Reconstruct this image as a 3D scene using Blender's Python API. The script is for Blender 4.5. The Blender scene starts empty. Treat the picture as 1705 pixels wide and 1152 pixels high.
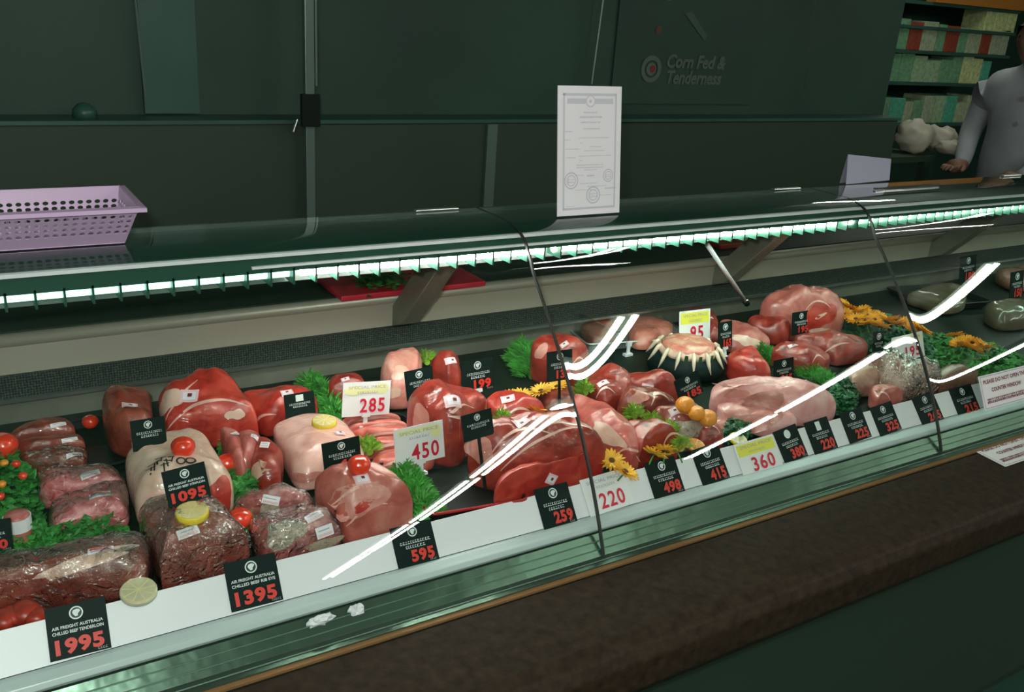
import bpy, math, random
import numpy as np
from mathutils import Vector, Matrix, noise
from mathutils.bvhtree import BVHTree
random.seed(7)
PI = math.pi
scene = bpy.context.scene
COL = scene.collection
# ------------------------------------------------------------------ camera
FPX = 1525.0
d1 = np.array([2547.5, -386.0, FPX]); d1 /= np.linalg.norm(d1)
up0 = np.array([-292.0, 4100.0, FPX]); up0 -= d1 * up0.dot(d1); up0 /= np.linalg.norm(up0)
ZC = -up0; XC = d1; YC = np.cross(ZC, XC)
M = np.array([XC, YC, ZC])
C0 = np.array([0.0, 0.0, 1.62])
cd = bpy.data.cameras.new('camera'); cam = bpy.data.objects.new('camera', cd); COL.objects.link(cam)
r_, u_, b_ = M @ np.array([1, 0, 0]), M @ np.array([0, -1, 0]), M @ np.array([0, 0, -1])
cam.matrix_world = Matrix(((r_[0], u_[0], b_[0], C0[0]), (r_[1], u_[1], b_[1], C0[1]), (r_[2], u_[2], b_[2], C0[2]), (0, 0, 0, 1)))
cd.sensor_fit = 'HORIZONTAL'; cd.sensor_width = 36; cd.lens = FPX / 1705 * 36; cd.clip_start = 0.02; cd.clip_end = 60
scene.camera = cam
# ------------------------------------------------------------------ world, exposure, light levels
w = bpy.data.worlds.new('world'); scene.world = w; w.use_nodes = True
bg = w.node_tree.nodes['Background']; bg.inputs[0].default_value = (0.25, 1.0, 0.6, 1); bg.inputs[1].default_value = 0.03
vs = scene.view_settings; vs.view_transform = 'Standard'; vs.look = 'None'; vs.exposure = 0.85; vs.gamma = 1; vs.use_curve_mapping = False
CASE_L, DIM_L, CEIL_L = 44.0, 2.0, 17.0      # radiance of the lamp tubes in the case and on the ceiling

# the photographer's flash, just above the lens
fl_ = bpy.data.lights.new('camera_flash', 'POINT'); fl_.energy = 24; fl_.shadow_soft_size = 0.02; fl_.color = (1.0, 0.98, 0.96)
fo = bpy.data.objects.new('camera_flash', fl_); COL.objects.link(fo); fo.location = (-0.05, 0.02, 1.70)

# ------------------------------------------------------------------ measuring
def ray(px, py):
    d = M @ np.array([px - 852.5, py - 576.0, FPX]); return d / np.linalg.norm(d)
def onz(px, py, z): d = ray(px, py); return C0 + d * (z - C0[2]) / d[2]
def ony(px, py, y): d = ray(px, py); return C0 + d * (y - C0[1]) / d[1]
def onplane(px, py, p0, n):
    d = ray(px, py); return C0 + d * (np.dot(np.array(p0) - C0, n) / np.dot(d, n))
def deckz(y): return 0.830 + 0.060 * (y - 1.10)
def ondeck(px, py, h=0.0):
    p = onz(px, py, 0.85 + h)
    for _ in range(8): p = onz(px, py, deckz(p[1]) + h)
    return p
def jac(p):
    c = M.T @ (np.array(p) - C0)
    J = np.array([[FPX / c[2], 0, -FPX * c[0] / c[2] ** 2], [0, FPX / c[2], -FPX * c[1] / c[2] ** 2]])
    return J @ M.T

# ------------------------------------------------------------------ materials
MATS = {}
def nt(name):
    m = bpy.data.materials.new(name); m.use_nodes = True; MATS[name] = m
    return m, m.node_tree, m.node_tree.nodes['Principled BSDF']
def mat(name, col, rough=0.5, metal=0.0, coat=0.0, spec=0.5, emit=0, bump=0, bscale=40, var=0, vscale=10, sss=0):
    m, t, b = nt(name)
    b.inputs['Base Color'].default_value = (*col, 1); b.inputs['Roughness'].default_value = rough
    b.inputs['Metallic'].default_value = metal; b.inputs['Coat Weight'].default_value = coat
    b.inputs['Coat Roughness'].default_value = 0.08; b.inputs['Specular IOR Level'].default_value = spec
    if emit: b.inputs['Emission Color'].default_value = (*col, 1); b.inputs['Emission Strength'].default_value = emit
    tc = t.nodes.new('ShaderNodeTexCoord')
    if var:
        n = t.nodes.new('ShaderNodeTexNoise'); n.inputs['Scale'].default_value = vscale; n.inputs['Detail'].default_value = 4
        r = t.nodes.new('ShaderNodeValToRGB'); r.color_ramp.elements[0].position = 0.3; r.color_ramp.elements[1].position = 0.7
        r.color_ramp.elements[0].color = (*[c * (1 - var) for c in col], 1); r.color_ramp.elements[1].color = (*[min(1, c * (1 + var)) for c in col], 1)
        t.links.new(tc.outputs['Object'], n.inputs['Vector']); t.links.new(n.outputs['Fac'], r.inputs[0]); t.links.new(r.outputs[0], b.inputs['Base Color'])
    if bump:
        n = t.nodes.new('ShaderNodeTexNoise'); n.inputs['Scale'].default_value = bscale; n.inputs['Detail'].default_value = 3
        bp = t.nodes.new('ShaderNodeBump'); bp.inputs['Strength'].default_value = bump; bp.inputs['Distance'].default_value = 0.01
        t.links.new(tc.outputs['Object'], n.inputs['Vector']); t.links.new(n.outputs['Fac'], bp.inputs['Height'])
        t.links.new(bp.outputs[0], b.inputs['Normal']); t.links.new(bp.outputs[0], b.inputs['Coat Normal'])
    return m
def meatmat(name, c1, c2, c3, fat, fatamt=0.45, scale=24, fscale=60, rough=0.4, wr=0.35, coat=0.8):
    """wrapped raw meat: mottled muscle, pale fat threads, film wrinkles that catch the lamps"""
    m, t, b = nt(name)
    tc = t.nodes.new('ShaderNodeTexCoord')
    n1 = t.nodes.new('ShaderNodeTexNoise'); n1.inputs['Scale'].default_value = scale; n1.inputs['Detail'].default_value = 5; n1.inputs['Distortion'].default_value = 0.8
    r1 = t.nodes.new('ShaderNodeValToRGB'); e = r1.color_ramp.elements
    e[0].position = 0.34; e[0].color = (*c1, 1); e[1].position = 0.66; e[1].color = (*c3, 1)
    k = e.new(0.5); k.color = (*c2, 1)
    mp = t.nodes.new('ShaderNodeMapping'); mp.inputs['Scale'].default_value = (0.5, 1.4, 1.1)
    n2 = t.nodes.new('ShaderNodeTexNoise'); n2.noise_type = 'RIDGED_MULTIFRACTAL'; n2.inputs['Scale'].default_value = fscale; n2.inputs['Detail'].default_value = 3; n2.inputs['Distortion'].default_value = 0.6
    n2.normalize = True
    r2 = t.nodes.new('ShaderNodeValToRGB'); r2.color_ramp.elements[0].position = 1 - fatamt; r2.color_ramp.elements[1].position = min(1, 1 - fatamt + 0.22)
    mx = t.nodes.new('ShaderNodeMix'); mx.data_type = 'RGBA'
    t.links.new(tc.outputs['Object'], n1.inputs['Vector']); t.links.new(n1.outputs['Fac'], r1.inputs[0])
    t.links.new(tc.outputs['Object'], mp.inputs[0]); t.links.new(mp.outputs[0], n2.inputs['Vector'])
    t.links.new(n2.outputs['Fac'], r2.inputs[0]); t.links.new(r2.outputs[0], mx.inputs[0])
    t.links.new(r1.outputs[0], mx.inputs[6]); mx.inputs[7].default_value = (*fat, 1)
    t.links.new(mx.outputs[2], b.inputs['Base Color'])
    b.inputs['Roughness'].default_value = rough; b.inputs['Coat Weight'].default_value = coat; b.inputs['Coat Roughness'].default_value = 0.09
    n3 = t.nodes.new('ShaderNodeTexNoise'); n3.inputs['Scale'].default_value = 38; n3.inputs['Detail'].default_value = 2; n3.inputs['Distortion'].default_value = 2.2
    bp = t.nodes.new('ShaderNodeBump'); bp.inputs['Strength'].default_value = wr; bp.inputs['Distance'].default_value = 0.012
    t.links.new(tc.outputs['Object'], n3.inputs['Vector']); t.links.new(n3.outputs['Fac'], bp.inputs['Height']); t.links.new(bp.outputs[0], b.inputs['Coat Normal'])
    bp2 = t.nodes.new('ShaderNodeBump'); bp2.inputs['Strength'].default_value = 0.3; bp2.inputs['Distance'].default_value = 0.004
    t.links.new(n2.outputs['Fac'], bp2.inputs['Height']); t.links.new(bp2.outputs[0], b.inputs['Normal'])
    return m
def glassmat(name, tint=(0.93, 1, 0.97), ior=1.5, bump=0, bscale=30, rough=0.0, boost=1.0):
    m = bpy.data.materials.new(name); m.use_nodes = True; t = m.node_tree; t.nodes.clear(); MATS[name] = m
    o = t.nodes.new('ShaderNodeOutputMaterial'); mx = t.nodes.new('ShaderNodeMixShader'); f = t.nodes.new('ShaderNodeLayerWeight'); f.inputs['Blend'].default_value = 0.5
    tr = t.nodes.new('ShaderNodeBsdfTransparent'); tr.inputs[0].default_value = (*tint, 1)
    g = t.nodes.new('ShaderNodeBsdfGlossy'); g.inputs['Roughness'].default_value = rough; g.inputs[0].default_value = (1, 1, 1, 1)
    f0 = ((ior - 1) / (ior + 1)) ** 2       # reflectance of clear glass: Schlick's curve, the same from both sides of a thin pane
    pw = t.nodes.new('ShaderNodeMath'); pw.operation = 'POWER'; pw.inputs[1].default_value = 5
    ml = t.nodes.new('ShaderNodeMath'); ml.operation = 'MULTIPLY_ADD'; ml.inputs[1].default_value = 1 - f0; ml.inputs[2].default_value = f0
    mm = t.nodes.new('ShaderNodeMath'); mm.operation = 'MULTIPLY'; mm.inputs[1].default_value = boost; mm.use_clamp = True
    t.links.new(f.outputs['Facing'], pw.inputs[0]); t.links.new(pw.outputs[0], ml.inputs[0]); t.links.new(ml.outputs[0], mm.inputs[0])
    t.links.new(mm.outputs[0], mx.inputs[0]); t.links.new(tr.outputs[0], mx.inputs[1]); t.links.new(g.outputs[0], mx.inputs[2]); t.links.new(mx.outputs[0], o.inputs[0])
    if bump:
        tc = t.nodes.new('ShaderNodeTexCoord'); n = t.nodes.new('ShaderNodeTexNoise'); n.inputs['Scale'].default_value = bscale; n.inputs['Detail'].default_value = 3; n.inputs['Distortion'].default_value = 1.5
        bp = t.nodes.new('ShaderNodeBump'); bp.inputs['Strength'].default_value = bump; bp.inputs['Distance'].default_value = 0.01
        t.links.new(tc.outputs['Object'], n.inputs['Vector']); t.links.new(n.outputs['Fac'], bp.inputs['Height']); t.links.new(bp.outputs[0], g.inputs['Normal']); t.links.new(bp.outputs[0], f.inputs['Normal'])
    return m

glass = glassmat('glass', (0.90, 0.97, 0.93), 1.52, boost=1.7)
film = glassmat('cling_film', (0.97, 0.98, 0.97), 1.45, bump=1.0, bscale=60, rough=0.10, boost=4.5)
acrylic = glassmat('clear_acrylic', (0.80, 0.86, 0.86), 1.5, rough=0.1, boost=2.0)
beef = meatmat('beef', (0.20, 0.018, 0.011), (0.34, 0.032, 0.020), (0.45, 0.06, 0.038), (0.66, 0.24, 0.17), 0.22)
beef_bright = meatmat('beef_bright', (0.34, 0.020, 0.013), (0.50, 0.038, 0.025), (0.60, 0.08, 0.05), (0.74, 0.28, 0.20), 0.22)
beef_brown = meatmat('beef_brown', (0.15, 0.025, 0.014), (0.25, 0.042, 0.024), (0.34, 0.07, 0.04), (0.5, 0.25, 0.17), 0.26)
beef_pink = meatmat('beef_pink', (0.42, 0.10, 0.08), (0.52, 0.13, 0.11), (0.62, 0.22, 0.18), (0.85, 0.5, 0.42), 0.35)
marbled = meatmat('marbled', (0.40, 0.05, 0.06), (0.66, 0.13, 0.15), (0.82, 0.28, 0.29), (0.98, 0.62, 0.62), 0.50, scale=45, fscale=70, wr=1.0)
steak = meatmat('steak', (0.26, 0.05, 0.05), (0.42, 0.09, 0.09), (0.52, 0.16, 0.14), (0.72, 0.42, 0.38), 0.40, scale=45, fscale=60, wr=1.0)
mouldy = meatmat('aged_crust', (0.30, 0.22, 0.15), (0.42, 0.34, 0.26), (0.2, 0.14, 0.11), (0.55, 0.5, 0.42), 0.40, scale=90, fscale=90, wr=0.8)
fatm = meatmat('fat', (0.62, 0.38, 0.29), (0.74, 0.48, 0.38), (0.80, 0.57, 0.46), (0.88, 0.70, 0.58), 0.38, scale=20, fscale=40, wr=0.25)
fat_pink = meatmat('fat_pink', (0.70, 0.36, 0.30), (0.80, 0.44, 0.38), (0.86, 0.54, 0.46), (0.92, 0.66, 0.58), 0.35, scale=20, fscale=40, wr=0.25)
pork = meatmat('pork', (0.62, 0.24, 0.23), (0.76, 0.34, 0.33), (0.84, 0.46, 0.44), (0.9, 0.66, 0.6), 0.30, scale=20, wr=0.4)
silver = meatmat('silverskin', (0.52, 0.17, 0.14), (0.62, 0.24, 0.20), (0.70, 0.33, 0.28), (0.8, 0.45, 0.4), 0.3, wr=0.5)
bone = mat('bone', (0.80, 0.66, 0.50), 0.5, coat=0.5, var=0.15, vscale=30)
bonew = mat('bone_white', (0.80, 0.74, 0.72), 0.3, coat=1)
tomato = mat('tomato', (0.80, 0.045, 0.015), 0.25, coat=0.8, var=0.15, vscale=30)
orange_m = mat('orange_fruit', (0.85, 0.30, 0.03), 0.4, coat=0.4, bump=0.2, bscale=300)
lemon_rind = mat('lemon_rind', (0.85, 0.62, 0.04), 0.4, bump=0.2, bscale=300)
lemon_flesh = mat('lemon_flesh', (0.82, 0.66, 0.28), 0.25, coat=0.6, var=0.15, vscale=60)
lemon_pale = mat('lemon_pale', (0.60, 0.56, 0.38), 0.3, coat=0.5, var=0.15, vscale=60)
orange_flesh = mat('orange_flesh', (0.80, 0.30, 0.05), 0.25, coat=0.6, var=0.2, vscale=60)
parsley = mat('parsley', (0.035, 0.22, 0.035), 0.5, var=0.5, vscale=25)
grassy = mat('grass_green', (0.07, 0.34, 0.05), 0.45, var=0.45, vscale=30)
grass_y = mat('grass_yellow_green', (0.26, 0.46, 0.05), 0.45, var=0.35, vscale=30)
darkleaf = mat('dark_leaf', (0.015, 0.11, 0.035), 0.45, var=0.5, vscale=18)
petal = mat('petal', (0.90, 0.50, 0.05), 0.6, var=0.15, vscale=40)
petal_o = mat('petal_orange', (0.85, 0.36, 0.02), 0.6, var=0.2, vscale=40)
seedm = mat('flower_heart', (0.10, 0.035, 0.01), 0.8, var=0.4, vscale=200)
blackp = mat('black_plastic', (0.008, 0.014, 0.012), 0.35, spec=0.3)
redp = mat('red_rim', (0.35, 0.01, 0.012), 0.35)
card_black = mat('card_black', (0.006, 0.016, 0.014), 0.55, spec=0.12)
card_white = mat('card_white', (0.84, 0.84, 0.86), 0.5)
ink_yellow = mat('ink_yellow', (0.85, 0.80, 0.08), 0.5)
ink_paleyellow = mat('ink_pale_yellow', (0.88, 0.86, 0.45), 0.5)
ink_red = mat('ink_red', (0.66, 0.012, 0.045), 0.5)
num_red = mat('number_red', (0.72, 0.035, 0.02), 0.5)
ink_white = mat('ink_white', (0.72, 0.80, 0.80), 0.5)
ink_grey = mat('ink_grey', (0.38, 0.38, 0.42), 0.5)
ink_pale = mat('ink_lilac_grey', (0.62, 0.62, 0.68), 0.5)
print_dim = mat('print_dim', (0.10, 0.14, 0.11), 0.6)
ink_black = mat('ink_black', (0.02, 0.025, 0.02), 0.5)
ink_maroon = mat('ink_maroon', (0.20, 0.02, 0.02), 0.5)
stick_pink = mat('sticker_pink', (0.85, 0.55, 0.60), 0.4)
stick_white = mat('sticker_white', (0.82, 0.80, 0.84), 0.35)
white_pl = mat('white_plastic', (0.80, 0.80, 0.84), 0.4)
lilac = mat('lilac_plastic', (0.50, 0.37, 0.54), 0.4, coat=0.2)
steel = mat('brushed_steel', (0.52, 0.49, 0.40), 0.42, metal=0.25, bump=0.05, bscale=60)
steel_dark = mat('steel_dark', (0.25, 0.26, 0.21), 0.38, metal=0.35, var=0.35, vscale=5)
chrome = mat('chrome', (0.8, 0.82, 0.82), 0.12, metal=1)
alu = mat('aluminium', (0.55, 0.62, 0.58), 0.3, metal=0.9)
greysil = mat('sill_steel', (0.10, 0.16, 0.12), 0.28, metal=0.8, bump=0.25, bscale=14)
pchan = mat('price_channel', (0.50, 0.58, 0.58), 0.3)
house = mat('lamp_housing', (0.02, 0.075, 0.05), 0.35)
deckm = mat('deck_tray', (0.008, 0.017, 0.011), 0.5, spec=0.2)
granite = mat('brown_stone', (0.026, 0.017, 0.009), 0.6, spec=0.2, var=0.45, vscale=60, bump=0.1, bscale=80)
basem = mat('case_base', (0.020, 0.045, 0.026), 0.5)
floorm = mat('floor_dark', (0.018, 0.062, 0.042), 0.5, var=0.3, vscale=3)
wallm = mat('wall_dark', (0.020, 0.066, 0.042), 0.6, var=0.2, vscale=2)
wall_hi = mat('wall_green_panel', (0.035, 0.11, 0.08), 0.4, var=0.15, vscale=3)
cabm = mat('cabinet_dark', (0.028, 0.058, 0.032), 0.6)
postm = mat('post_grey', (0.16, 0.24, 0.20), 0.35, metal=0.4)
board_red = mat('board_red', (0.75, 0.03, 0.06), 0.35)
orangey = mat('trim_orange', (0.26, 0.15, 0.06), 0.35, metal=0.3)
coatw = mat('coat_white', (0.45, 0.50, 0.52), 0.8, var=0.12, vscale=9)
skin = mat('skin', (0.30, 0.17, 0.11), 0.5)
hair = mat('hair', (0.01, 0.01, 0.01), 0.5)
bagm = mat('bag_white', (0.60, 0.58, 0.45), 0.5, var=0.2, vscale=14)
frostm = mat('grey_plastic', (0.20, 0.22, 0.23), 0.3, coat=0.4)

# ventilation honeycomb: dark with small lighter specks in rows
def honey(name):
    m, t, b = nt(name)
    tc = t.nodes.new('ShaderNodeTexCoord'); v = t.nodes.new('ShaderNodeTexVoronoi'); v.inputs['Scale'].default_value = 210
    v.inputs['Randomness'].default_value = 0.25
    r = t.nodes.new('ShaderNodeValToRGB'); r.color_ramp.elements[0].position = 0.42; r.color_ramp.elements[0].color = (0.008, 0.014, 0.011, 1)
    r.color_ramp.elements[1].position = 0.62; r.color_ramp.elements[1].color = (0.075, 0.10, 0.08, 1)
    t.links.new(tc.outputs['Object'], v.inputs['Vector']); t.links.new(v.outputs['Distance'], r.inputs[0]); t.links.new(r.outputs[0], b.inputs['Base Color'])
    b.inputs['Roughness'].default_value = 0.6
    return m
honeym = honey('honeycomb')
def tube_mat(name, col, L):
    m = bpy.data.materials.new(name); m.use_nodes = True; t = m.node_tree; t.nodes.clear()
    o = t.nodes.new('ShaderNodeOutputMaterial'); e = t.nodes.new('ShaderNodeEmission'); e.inputs[0].default_value = (*col, 1); e.inputs[1].default_value = L
    t.links.new(e.outputs[0], o.inputs[0]); return m
tube_on = tube_mat('lamp_tube_on', (1.0, 0.96, 0.90), CASE_L)
tube_dim = tube_mat('lamp_tube_dim', (0.50, 1.0, 0.85), DIM_L)
tube_mid = tube_mat('lamp_tube_mid', (0.85, 1.0, 0.88), CASE_L * 0.75)
tube_far = tube_mat('lamp_tube_far', (0.70, 1.0, 0.80), CASE_L * 0.40)
tube_ceil = tube_mat('ceiling_tube_on', (1.0, 0.99, 0.90), CEIL_L)

# ------------------------------------------------------------------ mesh helpers
class MB:
    def __init__(s): s.v = []; s.f = []; s.mi = []; s.cur = 0
    def add(s, vs, fs):
        n = len(s.v); s.v += [tuple(map(float, v)) for v in vs]; s.f += [tuple(n + i for i in f) for f in fs]; s.mi += [s.cur] * len(fs)
    def box(s, lo, hi):
        x0, y0, z0 = lo; x1, y1, z1 = hi
        s.add([(x0, y0, z0), (x1, y0, z0), (x1, y1, z0), (x0, y1, z0), (x0, y0, z1), (x1, y0, z1), (x1, y1, z1), (x0, y1, z1)],
              [(0, 3, 2, 1), (4, 5, 6, 7), (0, 1, 5, 4), (1, 2, 6, 5), (2, 3, 7, 6), (3, 0, 4, 7)])
    def prismx(s, prof, x0, x1):       # closed (y,z) profile swept along x
        n = len(prof)
        s.add([(x0, y, z) for y, z in prof] + [(x1, y, z) for y, z in prof],
              [(i, (i + 1) % n, n + (i + 1) % n, n + i) for i in range(n)] + [tuple(range(n))[::-1], tuple(range(n, 2 * n))])
    def tube(s, pts, r, seg=10, cap=True):
        pts = [Vector(p) for p in pts]; rs = r if isinstance(r, (list, tuple)) else [r] * len(pts)
        base = len(s.v); vs = []; fs = []
        ref = Vector((0, 0, 1))
        for i, p in enumerate(pts):
            t = (pts[min(i + 1, len(pts) - 1)] - pts[max(i - 1, 0)]).normalized()
            a = t.cross(ref if abs(t.dot(ref)) < 0.95 else Vector((1, 0, 0))).normalized(); b = t.cross(a)
            vs += [tuple(p + (a * math.cos(2 * PI * k / seg) + b * math.sin(2 * PI * k / seg)) * rs[i]) for k in range(seg)]
        for i in range(len(pts) - 1):
            fs += [(i * seg + k, i * seg + (k + 1) % seg, (i + 1) * seg + (k + 1) % seg, (i + 1) * seg + k) for k in range(seg)]
        if cap: fs += [tuple(range(seg))[::-1], tuple(range((len(pts) - 1) * seg, len(pts) * seg))]
        s.add(vs, fs)
    def lathe(s, prof, c=(0, 0, 0), seg=20):   # (r,z) profile
        vs = []; fs = []; n = len(prof)
        for r, z in prof: vs += [(c[0] + r * math.cos(2 * PI * k / seg), c[1] + r * math.sin(2 * PI * k / seg), c[2] + z) for k in range(seg)]
        for i in range(n - 1): fs += [(i * seg + k, i * seg + (k + 1) % seg, (i + 1) * seg + (k + 1) % seg, (i + 1) * seg + k) for k in range(seg)]
        fs += [tuple(range(seg))[::-1], tuple(range((n - 1) * seg, n * seg))]
        s.add(vs, fs)
    def grid(s, P):                    # P[i][j] points
        ni, nj = len(P), len(P[0])
        s.add([p for row in P for p in row], [(i * nj + j, (i + 1) * nj + j, (i + 1) * nj + j + 1, i * nj + j + 1) for i in range(ni - 1) for j in range(nj - 1)])
    def build(s, name, m, parent=None, smooth=False, bevel=0):
        me = bpy.data.meshes.new(name); me.from_pydata(s.v, [], s.f)
        for k in (m if isinstance(m, (list, tuple)) else [m]): me.materials.append(k)
        if isinstance(m, (list, tuple)): me.polygons.foreach_set('material_index', s.mi)
        if smooth: me.polygons.foreach_set('use_smooth', [True] * len(me.polygons))
        me.update(); o = bpy.data.objects.new(name, me); COL.objects.link(o)
        if parent: o.parent = parent
        if bevel:
            b = o.modifiers.new('bevel', 'BEVEL'); b.width = bevel; b.segments = 2; b.limit_method = 'ANGLE'
        return o
def tag(o, label, cat, group=None, kind=None):
    if label: o['label'] = label
    if cat: o['category'] = cat
    if group: o['group'] = group
    if kind: o['kind'] = kind
    return o
def struct(o): o['kind'] = 'structure'; return o
def empty(name, loc=(0, 0, 0), rz=0):
    o = bpy.data.objects.new(name, None); COL.objects.link(o); o.location = loc; o.rotation_euler = (0, 0, rz); o.empty_display_size = 0.05; return o
TXT = {}
def text_data(body, size, off=0.0, sx=1.0, align='CENTER', shear=0.0, gap=1.0):
    key = (body, size, off, sx, align, shear, gap)
    if key in TXT: return TXT[key]
    cu = bpy.data.curves.new('t', 'FONT'); cu.body = body; cu.size = size; cu.offset = off; cu.align_x = align; cu.align_y = 'CENTER'; cu.shear = shear; cu.space_character = gap; cu.resolution_u = 3
    ob = bpy.data.objects.new('t', cu); me = bpy.data.meshes.new_from_object(ob)
    vs = [(v.co.x * sx, v.co.y) for v in me.vertices]; fs = [tuple(p.vertices) for p in me.polygons]
    bpy.data.objects.remove(ob); bpy.data.meshes.remove(me); bpy.data.curves.remove(cu)
    TXT[key] = (vs, fs); return TXT[key]
def add_text(mb, body, cx, cz, size, y=-0.0012, **k):
    vs, fs = text_data(body, size, **k)
    mb.add([(cx + a, y, cz + b) for a, b in vs], fs)
def scribble(mb, cx, cz, wid, hgt, y=-0.0012, n=9, seed=0):   # a line of printing too small to read: thin strokes
    rn = random.Random(seed * 31 + n); x = cx - wid / 2
    while x < cx + wid / 2:
        ww = wid / n * rn.uniform(0.5, 0.95); a = hgt * rn.uniform(0.35, 1); b = hgt * rn.uniform(0.1, 0.3)
        mb.add([(x, y, cz - hgt / 2), (x + ww, y, cz - hgt / 2), (x + ww, y, cz - hgt / 2 + b), (x, y, cz - hgt / 2 + b)], [(0, 1, 2, 3)])
        mb.add([(x, y, cz - hgt / 2), (x + ww * 0.3, y, cz - hgt / 2), (x + ww * 0.3, y, cz - hgt / 2 + a), (x, y, cz - hgt / 2 + a)], [(0, 1, 2, 3)])
        mb.add([(x + ww * .1, y, cz + hgt * .2), (x + ww * 0.8, y, cz + hgt * .2), (x + ww * 0.8, y, cz + hgt * .42), (x + ww * .1, y, cz + hgt * .42)], [(0, 1, 2, 3)])
        x += ww + wid / n * 0.25
def disc(mb, cx, cz, r, y=-0.0012, seg=20, r0=0.0):
    o = [(cx + r * math.cos(2 * PI * k / seg), y, cz + r * math.sin(2 * PI * k / seg)) for k in range(seg)]
    if r0 == 0: mb.add(o, [tuple(range(seg))])
    else:
        i = [(cx + r0 * math.cos(2 * PI * k / seg), y, cz + r0 * math.sin(2 * PI * k / seg)) for k in range(seg)]
        mb.add(o + i, [(k, (k + 1) % seg, seg + (k + 1) % seg, seg + k) for k in range(seg)])
def rect(mb, x0, z0, x1, z1, y=-0.0012): mb.add([(x0, y, z0), (x1, y, z0), (x1, y, z1), (x0, y, z1)], [(0, 1, 2, 3)])

# ------------------------------------------------------------------ the glass profile (y, z)
def gy(z): return 0.672 * z * z - 0.644 * z + 1.117
PROF = [(1.505, 1.2535), (1.46, 1.2535), (1.42, 1.2530), (1.385, 1.2515), (1.362, 1.2470), (1.342, 1.2395), (1.327, 1.2290), (1.315, 1.2150), (1.303, 1.198)]
PROF += [(gy(z), z) for z in (1.18, 1.15, 1.11, 1.07, 1.03, 0.99, 0.95, 0.91, 0.87, 0.83, 0.795, 0.765)]
SEAMS = [-0.99, -0.058, 0.872, 1.802, 2.732, 3.662, 4.592]
X0, X1 = -0.99, 4.592

# ------------------------------------------------------------------ the room
def room():
    def st(name, lo, hi, m): b = MB(); b.box(lo, hi); return struct(b.build(name, m))
    st('floor', (-3, -9.5, -0.05), (11, 6, 0), floorm)
    st('ceiling', (-3, -9.5, 2.92), (11, 6, 3.0), wallm)
    st('wall_left', (-3.1, -9.5, 0), (-3, 6, 3), wallm)
    st('wall_right', (11, -9.5, 0), (11.1, 6, 3), wallm)
    st('wall_front', (-3, -9.6, 0), (11, -9.5, 3), wallm)
    st('wall_back', (-3, 5.0, 0), (11, 5.1, 3), wallm)
    st('wall_service', (-3, 2.62, 0), (3.52, 2.74, 2.92), wallm)
room()
# ceiling lamp rows running away from the counter
def ceiling_rows():
    rows = [(-0.30, .12, 6, 1.32), (2.66, .12, 5, 1.20), (5.58, .12, 3, 1.32), (8.45, -.5, 2, 1.32), (4.82, -4.45, 1, .5), (4.75, 3.7, 1, 1.0)]  # last entry is an unseen lamp added to brighten the goods bay
    for i, (x, ys, n, ln) in enumerate(rows):
        for k in range(n):
            y1 = ys - k * (ln + .06); y0 = y1 - ln
            root = empty('ceiling_lamp', (x, (y0 + y1) / 2, 2.86))
            tag(root, 'twin tube ceiling lamp mirrored as a white streak in the counter glass (the bay one is unseen, added for light)', 'ceiling lamp', 'twin tube lamps in rows on the ceiling')
            h = (y1 - y0) / 2
            b = MB(); b.box((-0.09, -h, 0), (0.09, h, 0.06)); b.build('lamp_body', wallm, root)
            for s in (-1, 1):
                b = MB(); b.tube([(s * 0.042, -h + 0.02, -0.022), (s * 0.042, h - 0.02, -0.022)], 0.019, 10); b.build('tube', tube_ceil, root, True)
ceiling_rows()

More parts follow.
